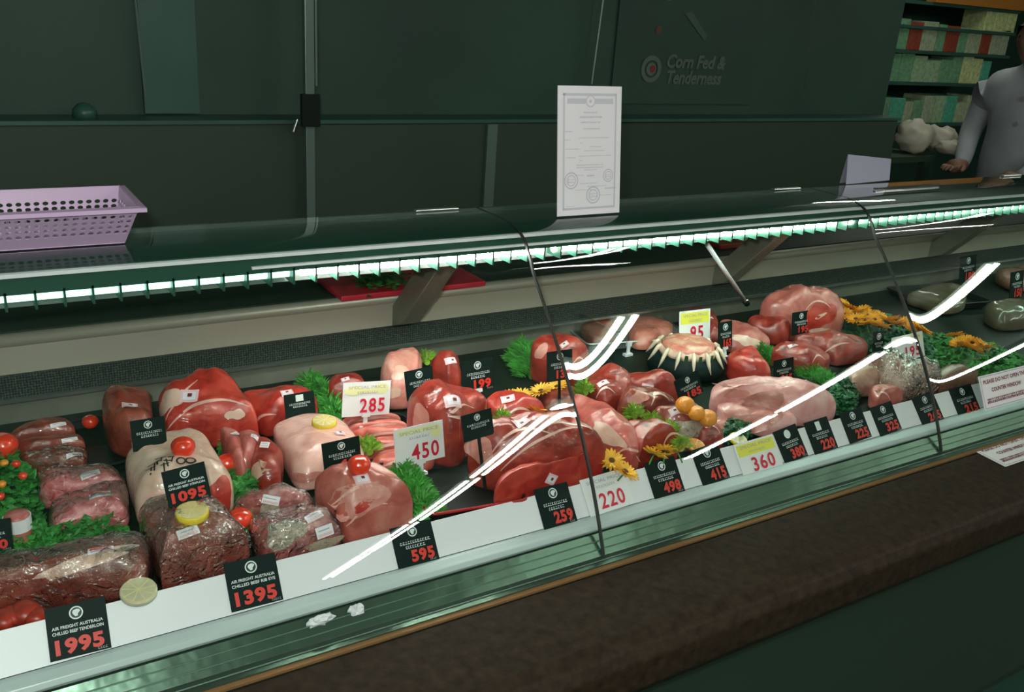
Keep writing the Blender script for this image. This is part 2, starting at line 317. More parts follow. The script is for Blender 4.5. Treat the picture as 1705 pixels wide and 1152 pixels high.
# service wall: cabinet, posts, panels, poster
def service_side():
    root = empty('back_cabinet', (1.2, 2.5, 0)); tag(root, 'long low dark cabinet along the wall behind the counter', 'cabinet')
    b = MB(); b.box((-3.6, 0.0, 0), (2.27, 0.11, 1.275)); b.build('body', cabm, root, bevel=0.004)
    b = MB(); b.box((-3.6, -0.012, 1.276), (2.27, 0.11, 1.286)); b.build('top_edge', wall_hi, root)
    b = MB(); b.box((0.265, -0.012, 1.0), (0.300, -0.001, 1.272)); b.build('grey_strip', postm, root)
    root = empty('metal_post', (0.886, 2.47, 0)); tag(root, 'tall grey metal post in front of the dark back wall, left of the certificate', 'post')
    b = MB(); b.box((-0.014, -0.012, 0), (0.012, 0.012, 2.9)); b.build('pole', postm, root, bevel=0.002)
    b = MB(); b.box((0.016, -0.006, 1.38), (0.022, 0.006, 2.9)); b.build('edge_rail', postm, root)
    b = MB(); b.box((-0.03, -0.03, 1.275), (0.02, -0.013, 1.36)); b.build('bracket', blackp, root)
    b = MB(); b.tube([(-0.056, -0.03, 1.262), (-0.044, -0.03, 1.295)], 0.004); b.build('handle', chrome, root)
    for (a, c, n) in (((1000, 30), (985, 140), 'thin pale cord hanging above the certificate'), ((1358, 10), (1335, 175), 'thin bright wire hanging on the dark wall left of the product shelves')):
        p, q = ony(*a, 2.58), ony(*c, 2.58)
        p2 = q + (p - q) * (2.9 - q[2]) / (p[2] - q[2])
        b = MB(); b.tube([q, p2], 0.0042 if n[5] == 'p' else 0.0022, 6); tag(b.build('hanging_wire', chrome if n[5] == 'b' else postm), n, 'wire')
    p, q = ony(243, 170, 2.58), ony(225, 0, 2.58); p2 = p + (q - p) * (2.9 - p[2]) / (q[2] - p[2])
    b = MB(); b.tube([p, p2], 0.003, 6); tag(b.build('hanging_wire', postm), 'thin pale wire beside the green wall panel at far left', 'wire')
    a, c = ony(242, 195, 2.60), ony(333, 195, 2.60)
    b = MB(); b.box((a[0], 2.598, 1.29), (c[0], 2.618, 1.75)); tag(b.build('wall_panel', wall_hi), 'faint lighter green panel on the dark wall above the cabinet', 'panel')
    b = MB(); b.lathe([(0.0, 0), (0.03, 0.0), (0.028, 0.02), (0.014, 0.034), (0.0, 0.038)], (*ony(142, 203, 2.55)[:2], 1.286)); tag(b.build('bowl_lid', wall_hi, None, True), 'small pale dome standing on the back cabinet at far left', 'lid')
    # poster on the service wall
    o = ony(1070, 92, 2.61); root = empty('wall_poster', (o[0] + 0.2, 2.612, o[2] - 0.045)); tag(root, 'dark poster on the back wall with emblem and pale lettering', 'poster')
    b = MB(); b.box((-0.32, 0, -0.12), (0.36, 0.006, 0.36)); b.build('panel', wallm, root)
    b = MB(); disc(b, -0.155, 0.0, 0.046, -0.003, 24, 0.030); disc(b, -0.155, 0.0, 0.022, -0.003); b.build('emblem', print_dim, root)
    b = MB(); disc(b, -0.15, 0.0, 0.013, -0.004); b.build('emblem_mark', ink_maroon, root)
    b = MB(); add_text(b, "Corn Fed &", -0.09, 0.027, 0.062, -0.003, align='LEFT', off=0.002, sx=0.95, shear=0.2)
    add_text(b, "Tenderness", -0.085, -0.028, 0.062, -0.003, align='LEFT', off=0.002, sx=0.92, shear=0.2); b.build('lettering', print_dim, root)
    b = MB(); disc(b, -0.11, 0.25, 0.022, -0.003); b.build('blue_spot', mat('print_blue', (0.06, 0.14, 0.16)), root)
    b = MB(); b.add([(-0.03, -0.003, 0.19), (0.0, -0.003, 0.20), (0.09, -0.003, 0.12), (0.075, -0.003, 0.105)], [(0, 1, 2, 3)]); b.build('teal_bar', mat('print_teal', (0.04, 0.10, 0.06)), root)
    b = MB(); disc(b, -0.14, 0.13, 0.014, -0.003); b.build('brown_spot', mat('print_brown', (0.10, 0.045, 0.02)), root)
service_side()

# open bay on the right: shelves with goods, bags, a person
def goods():
    cols = {'a': (0.34, 0.52, 0.30), 'b': (0.18, 0.40, 0.22), 'c': (0.60, 0.70, 0.32), 'd': (0.40, 0.48, 0.30), 'e': (0.10, 0.45, 0.30), 'r': (0.30, 0.06, 0.03), 'w': (0.6, 0.62, 0.5)}
    ms = {k: mat('carton_' + k, v, 0.5, var=0.25, vscale=40) for k, v in cols.items()}
    Y = 4.0
    A = ony(1492, 245, Y); B = ony(1690, 10, Y)
    root = empty('display_shelves', (0, Y, 0)); tag(root, 'shelf unit with rows of packaged goods in the lit bay at right', 'shelves')
    x0, x1 = ony(1480, 200, Y)[0] - 0.1, ony(1640, 200, Y)[0]; x2 = ony(1690, 60, Y)[0]
    b = MB(); b.box((x0, 0.40, 0), (x2, 0.42, 2.3)); b.build('back_panel', wallm, root)
    zs = [ony(1560, 205, Y)[2], ony(1560, 138, Y)[2], ony(1560, 86, Y)[2], ony(1600, 48, Y)[2], ony(1600, 8, Y)[2]]
    for z in zs:
        b = MB(); b.box((x0, 0.0, z - 0.02), (x2, 0.40, z)); b.build('shelf', wall_hi, root)
    b = MB(); b.box((x0 + 0.3, -0.02, ony(1600, 8, Y)[2] + 0.0), (x2, 0.05, ony(1600, 8, Y)[2] + 0.12)); b.build('orange_header', mat('header_orange', (0.50, 0.20, 0.03)), root)
    rn = random.Random(3)
    for r, (z, xa, xb, ks) in enumerate([(zs[0], x0, x1, 'dabdeb'), (zs[1], x0, x1, 'eabbcb'), (zs[2], x0, x2, 'dbrddb'), (zs[3], x1 - 0.25, x2, 'cacwc')]):
        x = xa + 0.01
        while x < xb - 0.05:
            ww = rn.uniform(0.09, 0.16); hh = rn.uniform(0.14, 0.19); k = rn.choice(ks)
            if r == 3: hh = 0.22
            b = MB(); b.box((x, Y + 0.02, z), (x + ww - 0.008, Y + 0.2, z + hh)); o = b.build('goods_carton', ms[k], None, bevel=0.004)
            tag(o, 'blurred green and cream carton on the shelves behind the counter', 'carton', 'packed goods on the far shelves'); x += ww
    b = MB(); b.lathe([(0, 0), (0.02, 0.01), (0.026, 0.03), (0.02, 0.05), (0, 0.06)], (*ony(1563, 45, 3.95)[:2], ony(1563, 48, 3.95)[2])); 
    # bags on a rear table
    t = empty('rear_table', (4.0, 3.1, 0)); tag(t, 'dark table in the bay at right carrying pale bags', 'table')
    b = MB(); b.box((-0.45, -0.15, 1.0), (0.45, 0.4, 1.03)); b.build('tabletop', cabm, t)
    for sx in (-0.42, 0.42):
        for sy in (-0.12, 0.36):
            b = MB(); b.box((sx - 0.02, sy - 0.02, 0), (sx + 0.02, sy + 0.02, 1.0)); b.build('leg', cabm, t)
    for i, (cx, cy, sz, hh) in enumerate([(1515, 262, 0.20, 0.17), (1560, 256, 0.17, 0.14), (1575, 288, 0.13, 0.08)]):
        p = ony(cx, cy, 3.05 - 0.1 * (i == 2)); b = MB(); n = 14; P = []
        for a in range(n + 1):
            row = []
            for k in range(20):
                th = PI * a / n; ph = 2 * PI * k / 20
                q = Vector((math.sin(th) * math.cos(ph), math.sin(th) * math.sin(ph), math.cos(th)))
                f = 1 + 0.28 * noise.noise(q * 2.3 + Vector((i * 7, 0, 0))) + 0.1 * noise.noise(q * 7)
                row.append((p[0] + q.x * sz * 0.5 * f, p[1] + q.y * 0.09 * f, 1.03 + hh * 0.5 + max(-0.5, q.z * 0.5 * f) * hh))
            row.append(row[0]); P.append(row)
        b.grid(P)
        tag(b.build('plastic_bag', bagm, None, True), ['large crumpled cream bag at the left end of the rear table', 'crumpled cream bag in the middle of the rear table', 'small pale bundle in front of the cream bags on the rear table'][i], 'bag', 'bags on the rear table')
goods()

def person():
    """standing in a white coat, turned towards the left, behind the right end of the counter"""
    bx, by = 4.70, 2.66
    root = empty('person', (bx, by, 0)); tag(root, 'person in a white coat standing behind the far right end of the counter', 'person')
    V = [(0, 0, 0.93), (0, 0, 1.12), (-0.01, 0, 1.32), (-0.02, 0, 1.44), (-0.05, 0, 1.50), (-0.07, 0, 1.545),
         (-0.02, -0.19, 1.41), (-0.09, -0.24, 1.17), (-0.20, -0.20, 1.02), (-0.02, 0.19, 1.41), (-0.06, 0.24, 1.17), (-0.18, 0.17, 1.03),
         (0, -0.09, 0.88), (0, -0.10, 0.48), (0.02, -0.10, 0.06), (-0.13, -0.11, 0.04), (0, 0.09, 0.88), (0, 0.10, 0.48), (0.02, 0.10, 0.06), (-0.13, 0.11, 0.04),
         (-0.26, -0.17, 1.0), (-0.24, 0.13, 1.01)]
    E = [(0, 1), (1, 2), (2, 3), (3, 4), (4, 5), (3, 6), (6, 7), (7, 8), (8, 20), (3, 9), (9, 10), (10, 11), (11, 21), (0, 12), (12, 13), (13, 14), (14, 15), (0, 16), (16, 17), (17, 18), (18, 19)]
    R = [(.19, .19), (.17, .17), (.18, .17), (.13, .12), (.055, .055), (.05, .05), (.075, .075), (.058, .058), (.045, .045), (.075, .075), (.058, .058), (.045, .045),
         (.09, .09), (.07, .07), (.05, .05), (.04, .04), (.09, .09), (.07, .07), (.05, .05), (.04, .04), (.034, .034), (.034, .034)]
    me = bpy.data.meshes.new('body'); me.from_pydata(V, E, []); o = bpy.data.objects.new('body', me); COL.objects.link(o); o.parent = root
    sk = o.modifiers.new('skin', 'SKIN'); sk.use_smooth_shade = True
    if not me.skin_vertices: me.skin_vertices.new() if hasattr(me.skin_vertices, 'new') else None
    if me.skin_vertices:
        for i, r in enumerate(R): me.skin_vertices[0].data[i].radius = r
        me.skin_vertices[0].data[0].use_root = True
    sb = o.modifiers.new('sub', 'SUBSURF'); sb.levels = 1; sb.render_levels = 2; me.materials.append(coatw)
    # head: shaped from a sphere, face towards -x (left)
    b = MB(); P = []
    for a in range(19):
        row = []
        for k in range(24):
            th = PI * a / 18; ph = 2 * PI * k / 24
            x, y, z = math.sin(th) * math.cos(ph), math.sin(th) * math.sin(ph), math.cos(th)
            jaw = 1 - 0.28 * max(0, -z); fx = 0.098 * x; 
            if x < -0.75 and abs(y) < 0.3: fx -= 0.022 * math.exp(-((z + 0.12) / 0.16) ** 2) * math.exp(-(y / 0.16) ** 2)      # nose
            if x < -0.6: fx += 0.007 * math.exp(-((z - 0.12) / 0.1) ** 2) * math.exp(-((abs(y) - 0.36) / 0.14) ** 2)            # eye sockets
            if x < -0.6: fx -= 0.005 * math.exp(-((z + 0.46) / 0.08) ** 2) * math.exp(-(y / 0.3) ** 2)                            # lips
            row.append((-0.09 + fx * jaw, 0.077 * y * jaw, 1.625 + 0.118 * z))
        row.append(row[0]); P.append(row)
    b.grid(P); b.build('head', skin, root, True)
    b = MB(); P = []
    for a in range(10):
        row = []
        for k in range(25):
            th = PI * a / 18 * 1.15; ph = 2 * PI * k / 24
            x, y, z = math.sin(th) * math.cos(ph), math.sin(th) * math.sin(ph), math.cos(th)
            lim = z if x > -0.35 else max(z, 0.48)
            row.append((-0.085 + 0.108 * x, 0.086 * y, 1.632 + 0.124 * lim))
        P.append(row)
    b.grid(P); b.build('hair', hair, root, True)
    for s in (-1, 1):
        b = MB(); b.tube([(-0.168, s * 0.030, 1.640), (-0.176, s * 0.030, 1.640)], 0.009, 8); b.build('eye', ink_black, root)
        b = MB(); b.tube([(-0.085, s * 0.076, 1.602), (-0.075, s * 0.084, 1.625), (-0.085, s * 0.078, 1.648)], 0.010, 8); b.build('ear', skin, root, True)
    for s, (hx, hy, hz) in ((-1, (-0.26, -0.17, 1.0)), (1, (-0.24, 0.13, 1.01))):
        b = MB(); b.tube([(hx + 0.02, hy, hz), (hx - 0.03, hy + 0.005, hz - 0.002), (hx - 0.075, hy + 0.008, hz - 0.006)], [0.026, 0.036, 0.034], 10); 
        for k in range(4):
            oy = hy + 0.008 + (k - 1.5) * 0.018; L = (0.062, 0.072, 0.068, 0.052)[k]
            b.tube([(hx - 0.075, oy, hz - 0.004), (hx - 0.075 - L * 0.5, oy, hz - 0.006), (hx - 0.075 - L * 0.85, oy, hz - 0.022)], [0.0095, 0.009, 0.007], 7)
        b.tube([(hx - 0.03, hy + s * -0.028, hz), (hx - 0.058, hy - s * 0.05, hz - 0.008), (hx - 0.085, hy - s * 0.054, hz - 0.018)], [0.012, 0.010, 0.008], 7)
        b.build('hand', skin, root, True)
    for z in (1.36, 1.24):
        b = MB(); b.tube([(-0.145, -0.05, z), (-0.165, -0.05, z)], 0.012, 8); b.build('coat_button', ink_grey, root)
person()

# ------------------------------------------------------------------ the display case
def case():
    root = empty('display_case', (0, 1.0, 0)); tag(root, 'long refrigerated butcher counter with curved glass front', 'display counter')
    def part(name, prof, m, bevel=0, xa=X0, xb=X1, smooth=False):
        b = MB(); b.prismx([(y - 1.0, z) for y, z in prof], xa, xb); return b.build(name, m, root, smooth, bevel)
    part('deck', [(1.10, 0.70), (1.10, deckz(1.10)), (1.70, deckz(1.70)), (1.70, 0.70)], deckm)
    part('rear_wall', [(1.705, 0.70), (1.705, 0.920), (1.76, 0.920), (1.76, 0.70)], steel_dark)
    part('air_grille', [(1.690, 0.917), (1.690, 0.958), (1.76, 0.962), (1.76, 0.917)], honeym)
    part('grille_lip', [(1.682, 0.911), (1.682, 0.9165), (1.70, 0.9165), (1.70, 0.911)], alu)
    part('rear_panel', [(1.70, 0.9585), (1.70, 1.012), (1.76, 1.012), (1.76, 0.963)], steel)
    b = MB(); b.tube([(X0, 0.708, 1.0185), (X1, 0.708, 1.0185)], 0.0125, 14); b.build('rear_rail', steel, root, True)
    part('rear_worktop', [(1.722, 0.995), (1.722, 1.0300), (2.12, 1.0300), (2.12, 0.995)], basem)
    part('rear_body', [(1.765, 0.1), (1.765, 0.99), (2.08, 0.99), (2.08, 0.1)], basem)
    part('sill', [(1.000, 0.735), (1.000, 0.760), (1.020, 0.762), (1.045, 0.790), (1.055, 0.792), (1.10, 0.75), (1.10, 0.735)], greysil)
    b = MB()
    for (y, z) in ((1.010, 0.7618), (1.027, 0.771), (1.036, 0.781)): b.tube([(X0, y - 1, z), (X1, y - 1, z)], 0.0011, 6)
    b.build('sill_ribs', mat('rib_green', (0.14, 0.24, 0.18), 0.4, metal=0.5), root)
    part('price_lip', [(1.046, 0.793), (1.043, 0.799), (1.047, 0.806), (1.060, 0.8115), (1.068, 0.8115), (1.072, 0.800)], pchan, 0.001)
    part('price_rail', [(1.0675, 0.8125), (1.1015, 0.8570), (1.1045, 0.8555), (1.0720, 0.8110)], white_pl)
    part('glass_trim', [(0.993, 0.752), (0.993, 0.7560), (1.000, 0.7575), (1.003, 0.752)], orangey)
    part('bumper_ledge', [(0.99, 0.70), (0.99, 0.754), (0.855, 0.745), (0.832, 0.735), (0.820, 0.715), (0.820, 0.665), (0.835, 0.64), (0.99, 0.64)], granite, 0.004)
    part('front_panel', [(0.90, 0.12), (0.90, 0.64), (0.98, 0.64), (0.98, 0.12)], basem)
    part('plinth', [(0.96, 0.0), (0.96, 0.12), (2.05, 0.12), (2.05, 0.0)], basem)
    b = MB(); b.tube([(X0, -0.079, 0.7475), (X1, -0.079, 0.7475)], 0.0012, 6); b.build('ledge_glint', orangey, root)  # thin line standing in for the reflected dots along the ledge
    # lamp canopy under the top glass
    part('canopy', [(1.352, 1.207), (1.352, 1.2405), (1.500, 1.2455), (1.500, 1.214), (1.40, 1.212), (1.36, 1.212), (1.355, 1.207)], house)
    part('canopy_highlight', [(1.3465, 1.2325), (1.3465, 1.2380), (1.352, 1.2390), (1.352, 1.2325)], white_pl)  # white strip put in as the highlight line of the glass bend
    part('lower_canopy_highlight', [(1.3465, 1.2155), (1.3465, 1.2195), (1.352, 1.2195), (1.352, 1.2155)], white_pl, xa=0.39)  # second white strip, for the lower highlight line
    part('canopy_rear_edge', [(1.501, 1.236), (1.501, 1.2525), (1.506, 1.2525), (1.506, 1.236)], alu)
    part('light_shield', [(1.400, 1.175), (1.400, 1.2115), (1.404, 1.2115), (1.404, 1.175)], alu)  # skirt added behind the tubes to keep their light off the rear counter
    lens = [(-0.97, -0.075, tube_dim), (-0.03, 0.455, tube_dim), (0.475, 0.94, tube_on), (0.965, 1.75, tube_mid), (1.80, 2.70, tube_far), (2.73, 3.6, tube_far), (3.64, 4.55, tube_far)]
    for (a, c, m) in lens:
        b = MB(); b.tube([(a, 0.374, 1.199), (c, 0.374, 1.199)], 0.008, 12); t = b.build('lamp_tube', m, root, True)
    x = -0.09
    while x < 3.5:
        b = MB(); b.box((x - 0.0016, 0.352, 1.184), (x + 0.0016, 0.396, 1.2115)); b.build('louvre_fin', house, root); x += 0.0365
    for bxx in (-0.12, 0.812, 1.742, 2.672, 3.602):
        b = MB(); w2 = 0.022
        pr = [(0.705, 0.955), (0.655, 0.975), (0.44, 1.205), (0.50, 1.212), (0.705, 1.00)]
        n = len(pr); b.prismx(pr, bxx - w2, bxx + w2); b.build('support_bracket', steel_dark if bxx > 0 else steel_dark, root, bevel=0.002)
    # curved panes
    for i in range(len(SEAMS) - 1):
        a, c = SEAMS[i] + 0.0016, SEAMS[i + 1] - 0.0016
        xs = [a + (c - a) * t for t in ([0, .008, .016, .025, .035, .05, .07, .1] + [.1 + .8 * k / 10 for k in range(1, 10)] + [.9, .93, .95, .965, .975, .984, .992, 1])]
        # finer profile by Catmull-Rom
        pts = []
        for k in range(len(PROF) - 1):
            p0 = np.array(PROF[max(k - 1, 0)]); p1 = np.array(PROF[k]); p2 = np.array(PROF[k + 1]); p3 = np.array(PROF[min(k + 2, len(PROF) - 1)])
            for t in (0, .25, .5, .75): pts.append(0.5 * (2 * p1 + (p2 - p0) * t + (2 * p0 - 5 * p1 + 4 * p2 - p3) * t * t + (3 * p1 - p0 - 3 * p2 + p3) * t ** 3))
        pts.append(np.array(PROF[-1]))
        P = []
        for x in xs:
            e = 0.0006 * (math.exp(-(x - a) / 0.026) + math.exp(-(c - x) / 0.026))    # the pane edges flare outwards a little
            P.append([(x, q[0] - 1.0 - e * (1.0 if q[1] < 1.24 else 0), q[1] + e * (0.6 if q[1] < 1.24 else 0)) for q in pts])
        b = MB(); b.grid(P); b.build('glass_pane', glass, root, True)
        # dark polished edge along the joint
        b = MB()
        for k in range(len(pts) - 1):
            p, q = pts[k], pts[k + 1]
            b.add([(c - .0002, p[0] - 1.002, p[1]), (c + 0.0030, p[0] - 1.002, p[1]), (c + 0.0030, q[0] - 1.002, q[1]), (c - .0002, q[0] - 1.002, q[1]),
                   (c - .0002, p[0] - 0.996, p[1] - .002), (c + 0.0030, p[0] - 0.996, p[1] - .002), (c + 0.0030, q[0] - 0.996, q[1] - .002), (c - .0002, q[0] - 0.996, q[1] - .002)],
                  [(0, 1, 2, 3), (4, 7, 6, 5), (0, 3, 7, 4), (1, 5, 6, 2)])
        b.build('joint_seal', ink_black, root)
        for sx in (c - 0.09, ):
            b = MB(); b.box((sx - 0.045, 0.490, 1.254), (sx + 0.045, 0.503, 1.2585)); b.build('hinge', alu, root, bevel=0.002)
    return root
case_root = case()

# ------------------------------------------------------------------ meat
MEATS = {}
def outline_mesh(poly, h, p=2.2, lump=.12, ls=16, seed=0, N=56, NS=16, hi=.78, lo=.22, lift=0.0, fine=.018, ridge=None, ymin=1.120):
    n = len(poly); pts = []
    per = N // n + 1
    for i in range(n):
        a, b_, c, d = [np.array(poly[(i + k - 1) % n], float) for k in range(4)]
        for k in range(per):
            t = k / per; pts.append(0.5 * (2 * b_ + (c - a) * t + (2 * a - 5 * b_ + 4 * c - d) * t * t + (3 * b_ - a - 3 * c + d) * t ** 3))
    ys = [q[1] for q in pts]; y0, y1 = min(ys), max(ys); B = []
    for q in pts:
        f = (q[1] - y0) / (y1 - y0); B.append(ondeck(q[0], q[1], lift + h * (hi * (1 - f) + lo * f)))
    B = np.array(B); B[:, 1] = np.maximum(B[:, 1], ymin); c = B.mean(0); zd = deckz(c[1]) + lift + .001; top = zd + h; K = len(B); rows = []; sv = Vector((seed * 3.1, seed * 1.7, seed * .9))
    def pt(k, s, z):
        q = c + (B[k] - c) * s; return np.array([q[0], q[1], z])
    for j in range(NS + 1):
        s = math.sin(j / NS * PI / 2) ** .9; r = []
        for k in range(K):
            z = B[k][2] + (top - B[k][2]) * (1 - s ** p) ** (1 / p if p < 3 else .42)
            q = pt(k, s, z); nv = Vector(q) * ls + sv
            w_ = (1 - s ** 6); z += h * lump * 2.0 * noise.noise(nv) * (w_ * .9 + .1) + h * fine * 3 * noise.noise(nv * 3.3) * w_
            o = lump * .06 * noise.noise(nv * 1.3 + Vector((9, 2, 4))) * s
            q = c + (q - c) * (1 + o); r.append((q[0], q[1], max(z, zd + .002)))
        r.append(r[0]); rows.append(r)
    for (s, f) in ((1.0, .66), (.985, .33), (.95, .08), (.88, 0.0), (.0, 0.0)):
        r = [];
        for k in range(K): q = pt(k, s, zd + (B[k][2] - zd) * f); r.append(tuple(q))
        r.append(r[0]); rows.append(r)
    return rows, c, zd
def meat(poly, hz, m, name, label, cat, group=None, stickers=(), lift=0.0, wrap=False, seed=None, **kw):
    MEATS[len(MEATS)] = 1; sd = seed if seed is not None else len(MEATS)
    rows, c, zd = outline_mesh(poly, hz, seed=sd, lift=lift, **kw); org = np.array([c[0], c[1], zd])
    mb = MB(); mb.grid([[tuple(np.array(q) - org) for q in r] for r in rows]); o = mb.build(name, m, None, True); o.location = org
    tag(o, label, cat, group)
    if wrap:
        kw2 = dict(kw); kw2['fine'] = .05; rows2, _, _ = outline_mesh(poly, hz, seed=sd, lift=lift, **kw2)
        mb = MB(); mb.grid([[tuple((np.array(q) - org) * np.array([1.035, 1.035, 1.05]) + np.array([0, 0, .0006])) for q in r] for r in rows2]); mb.build('cling_wrap', film, o, True)
    mw = Matrix.Translation(org)
    vs = [mw @ v.co for v in o.data.vertices]; bvh = BVHTree.FromPolygons(vs, [tuple(q.vertices) for q in o.data.polygons])
    for s in stickers: decal(o, bvh, mw, *s)
    return (o, bvh, mw)
def decal(o, bvh, mw, px, py, w_, h_, ang, kind, off=0.0022):
    d = Vector(ray(px, py)); hit, nrm, _, _ = bvh.ray_cast(Vector(C0), d)
    if hit is None: print('NO HIT', o.name, px, py); return None
    if nrm.dot(d) > 0: nrm = -nrm
    ex = Vector((1, 0, 0)); ex = (ex - nrm * ex.dot(nrm)).normalized(); ey = nrm.cross(ex)
    if ey.z < 0: ey = -ey
    ca, sa = math.cos(math.radians(ang)), math.sin(math.radians(ang)); ux = ex * ca + ey * sa; uy = -ex * sa + ey * ca
    inv = mw.inverted()
    def pt(u, v, off_):
        q = hit + ux * u + uy * v + nrm * 0.03; h2, n2, _, _ = bvh.ray_cast(q, -nrm, 0.09)
        if h2 is None: h2 = hit + ux * u + uy * v
        return inv @ (h2 + nrm * off_)
    if kind == 'pink': w_, h_ = w_ * 1.35, h_ * 1.35
    def patch(u0, v0, u1, v1, off_, m, name, par, ni=7, nj=5, shape=None):
        b = MB(); P = []
        for i in range(ni):
            row = []
            for j in range(nj):
                s, t = i / (ni - 1), j / (nj - 1); u = u0 + (u1 - u0) * s; v = v0 + (v1 - v0) * t
                if shape: u, v = shape(s, t)
                row.append(tuple(pt(u, v, off_)))
            P.append(row)
        b.grid(P); return b.build(name, m, par, True)
    if kind == 'pink':
        s = patch(-w_ / 2, -h_ / 2, w_ / 2, h_ / 2, off, stick_pink, 'label_sticker', o)
        patch(-w_ * .36, -h_ * .30, w_ * .36, h_ * .30, off + .0006, stick_white, 'sticker_face', s, 4, 3)
        patch(-w_ * .10, -h_ * .08, w_ * .14, h_ * .20, off + .0012, ink_maroon, 'sticker_mark', s, 3, 3)
    elif kind == 'white':
        s = patch(-w_ / 2, -h_ / 2, w_ / 2, h_ / 2, off, stick_white, 'label_sticker', o)
        patch(-w_ * .42, -h_ * .36, w_ * .42, -h_ * .12, off + .0006, stick_pink, 'sticker_band', s, 5, 2)
        patch(-w_ * .36, h_ * .12, w_ * .30, h_ * .22, off + .0006, ink_grey, 'sticker_print', s, 5, 2)
    elif kind == 'imported':
        s = patch(-w_ / 2, -h_ / 2, w_ / 2, h_ / 2, off, stick_white, 'label_sticker', o)
        b = MB(); vs, fs = text_data('IMPORTED', h_ * .42, sx=w_ / h_ * .40, off=0.0003); b.add([tuple(pt(a, c - h_ * .2, off + .0008)) for a, c in vs], fs); b.build('sticker_print', num_red, s)
        patch(-w_ * .4, h_ * .1, w_ * .3, h_ * .28, off + .0006, ink_grey, 'sticker_line', s, 5, 2)
    elif kind in ('seam', 'seamw'):      # a pale ridge of fat/film arching over the surface
        amp = h_
        def shp(s, t): u = -w_ / 2 + w_ * s; return u, amp * (1 - (2 * s - 1) ** 2) + (t - .5) * 0.0035 * (0.4 + math.sin(PI * s))
        patch(0, 0, 0, 0, off * .55, fat_pink, 'fat_seam', o, 22, 3, shp)
    elif kind in ('fatpatch', 'redpatch', 'mould', 'silver'):
        mm = {'fatpatch': fatm, 'redpatch': beef_bright, 'mould': mouldy, 'silver': silver}[kind]
        rn = random.Random(int(px * 7 + py)); ph = [rn.uniform(0, 6.28) for _ in range(4)]
        def shp(s, t):
            a_ = 2 * PI * s; r = t * (1 + .18 * math.sin(2 * a_ + ph[0]) + .12 * math.sin(3 * a_ + ph[1]) + .07 * math.sin(5 * a_ + ph[2]))
            return w_ / 2 * r * math.cos(a_), h_ / 2 * r * math.sin(a_)
        patch(0, 0, 0, 0, off * .6, mm, {'fatpatch': 'fat_patch', 'redpatch': 'red_patch', 'mould': 'aged_crust', 'silver': 'silverskin'}[kind], o, 25, 5, shp)
    elif kind == 'ink':
        rn = random.Random(5); b = MB()
        for k in range(13):
            u = -w_ / 2 + w_ * k / 12; v = (k % 4 - 1.5) * h_ * .2; l = h_ * rn.uniform(.25, .6); t = 0.0022
            if k < 7:
                A_, B_ = (u, v - l / 2), (u + rn.uniform(-.003, .003), v + l / 2)
                b.add([tuple(pt(A_[0] - t / 2, A_[1], off)), tuple(pt(A_[0] + t / 2, A_[1], off)), tuple(pt(B_[0] + t / 2, B_[1], off)), tuple(pt(B_[0] - t / 2, B_[1], off))], [(0, 1, 2, 3)])
                A_, B_ = (u - l / 2.5, v + l / 3), (u + l / 2.5, v + l / 3 + rn.uniform(-.003, .004))
                b.add([tuple(pt(A_[0], A_[1] - t / 2, off)), tuple(pt(B_[0], B_[1] - t / 2, off)), tuple(pt(B_[0], B_[1] + t / 2, off)), tuple(pt(A_[0], A_[1] + t / 2, off))], [(0, 1, 2, 3)])
        for cx_, cr in ((w_ * .25, .0075), (w_ * .5, .0085)):
            seg = 16; ring = [(cx_ + cr * math.cos(2 * PI * k / seg), cr * math.sin(2 * PI * k / seg)) for k in range(seg)]; ri = [(cx_ + cr * .62 * math.cos(2 * PI * k / seg), cr * .62 * math.sin(2 * PI * k / seg)) for k in range(seg)]
            b.add([tuple(pt(*q, off)) for q in ring + ri], [(k, (k + 1) % seg, seg + (k + 1) % seg, seg + k) for k in range(seg)])
        b.build('ink_stamp', ink_black, o)
    return hit

def top_of(o_b, px, py):
    hit, nrm, _, _ = o_b[1].ray_cast(Vector(C0), Vector(ray(px, py))); return hit, nrm


# big left hand group
B, BD, BB = beef, beef_brown, beef_bright
meat([(181,659),(218,648),(248,657),(254,684),(258,735),(250,750),(210,752),(180,728),(170,684)], 0.085, BD, 'beef_joint', 'upright brown-red beef joint behind the black sign at far left of the counter', 'beef joint', 'large wrapped beef joints', [(216, 676, .019, .015, 5, 'pink'), (232, 742, .03, .04, 10, 'fatpatch')], p=2.8)
meat([(265,667),(294,644),(349,633),(378,637),(403,661),(420,688),(430,713),(420,727),(336,730),(281,730),(268,697)], 0.105, BB, 'beef_joint', 'large bright red beef joint with small sticker beside the stainless rear wall', 'beef joint', 'large wrapped beef joints', [(316, 660, .023, .018, -20, 'pink'), (345, 700, .15, .032, 14, 'seam'), (280, 668, .05, .045, 20, 'fatpatch'), (392, 690, .03, .02, 0, 'fatpatch'), (302, 664, .09, .004, 40, 'seam')], p=2.4, lump=.13)
meat([(403,659),(441,650),(483,646),(521,657),(527,692),(490,705),(454,717),(430,709)], 0.075, BB, 'beef_joint', 'red beef joint half hidden behind a small black sign, left of the green strip', 'beef joint', 'large wrapped beef joints', [(478, 655, .016, .010, 0, 'pink'), (440, 703, .05, .012, 30, 'seam')], p=2.3)
meat([(546,642),(558,628),(580,623),(602,630),(606,664),(552,668)], 0.06, B, 'beef_joint', 'small red beef joint peeping out behind the white 285 sign', 'beef joint', 'large wrapped beef joints', [(575, 632, .012, .006, 0, 'pink')])
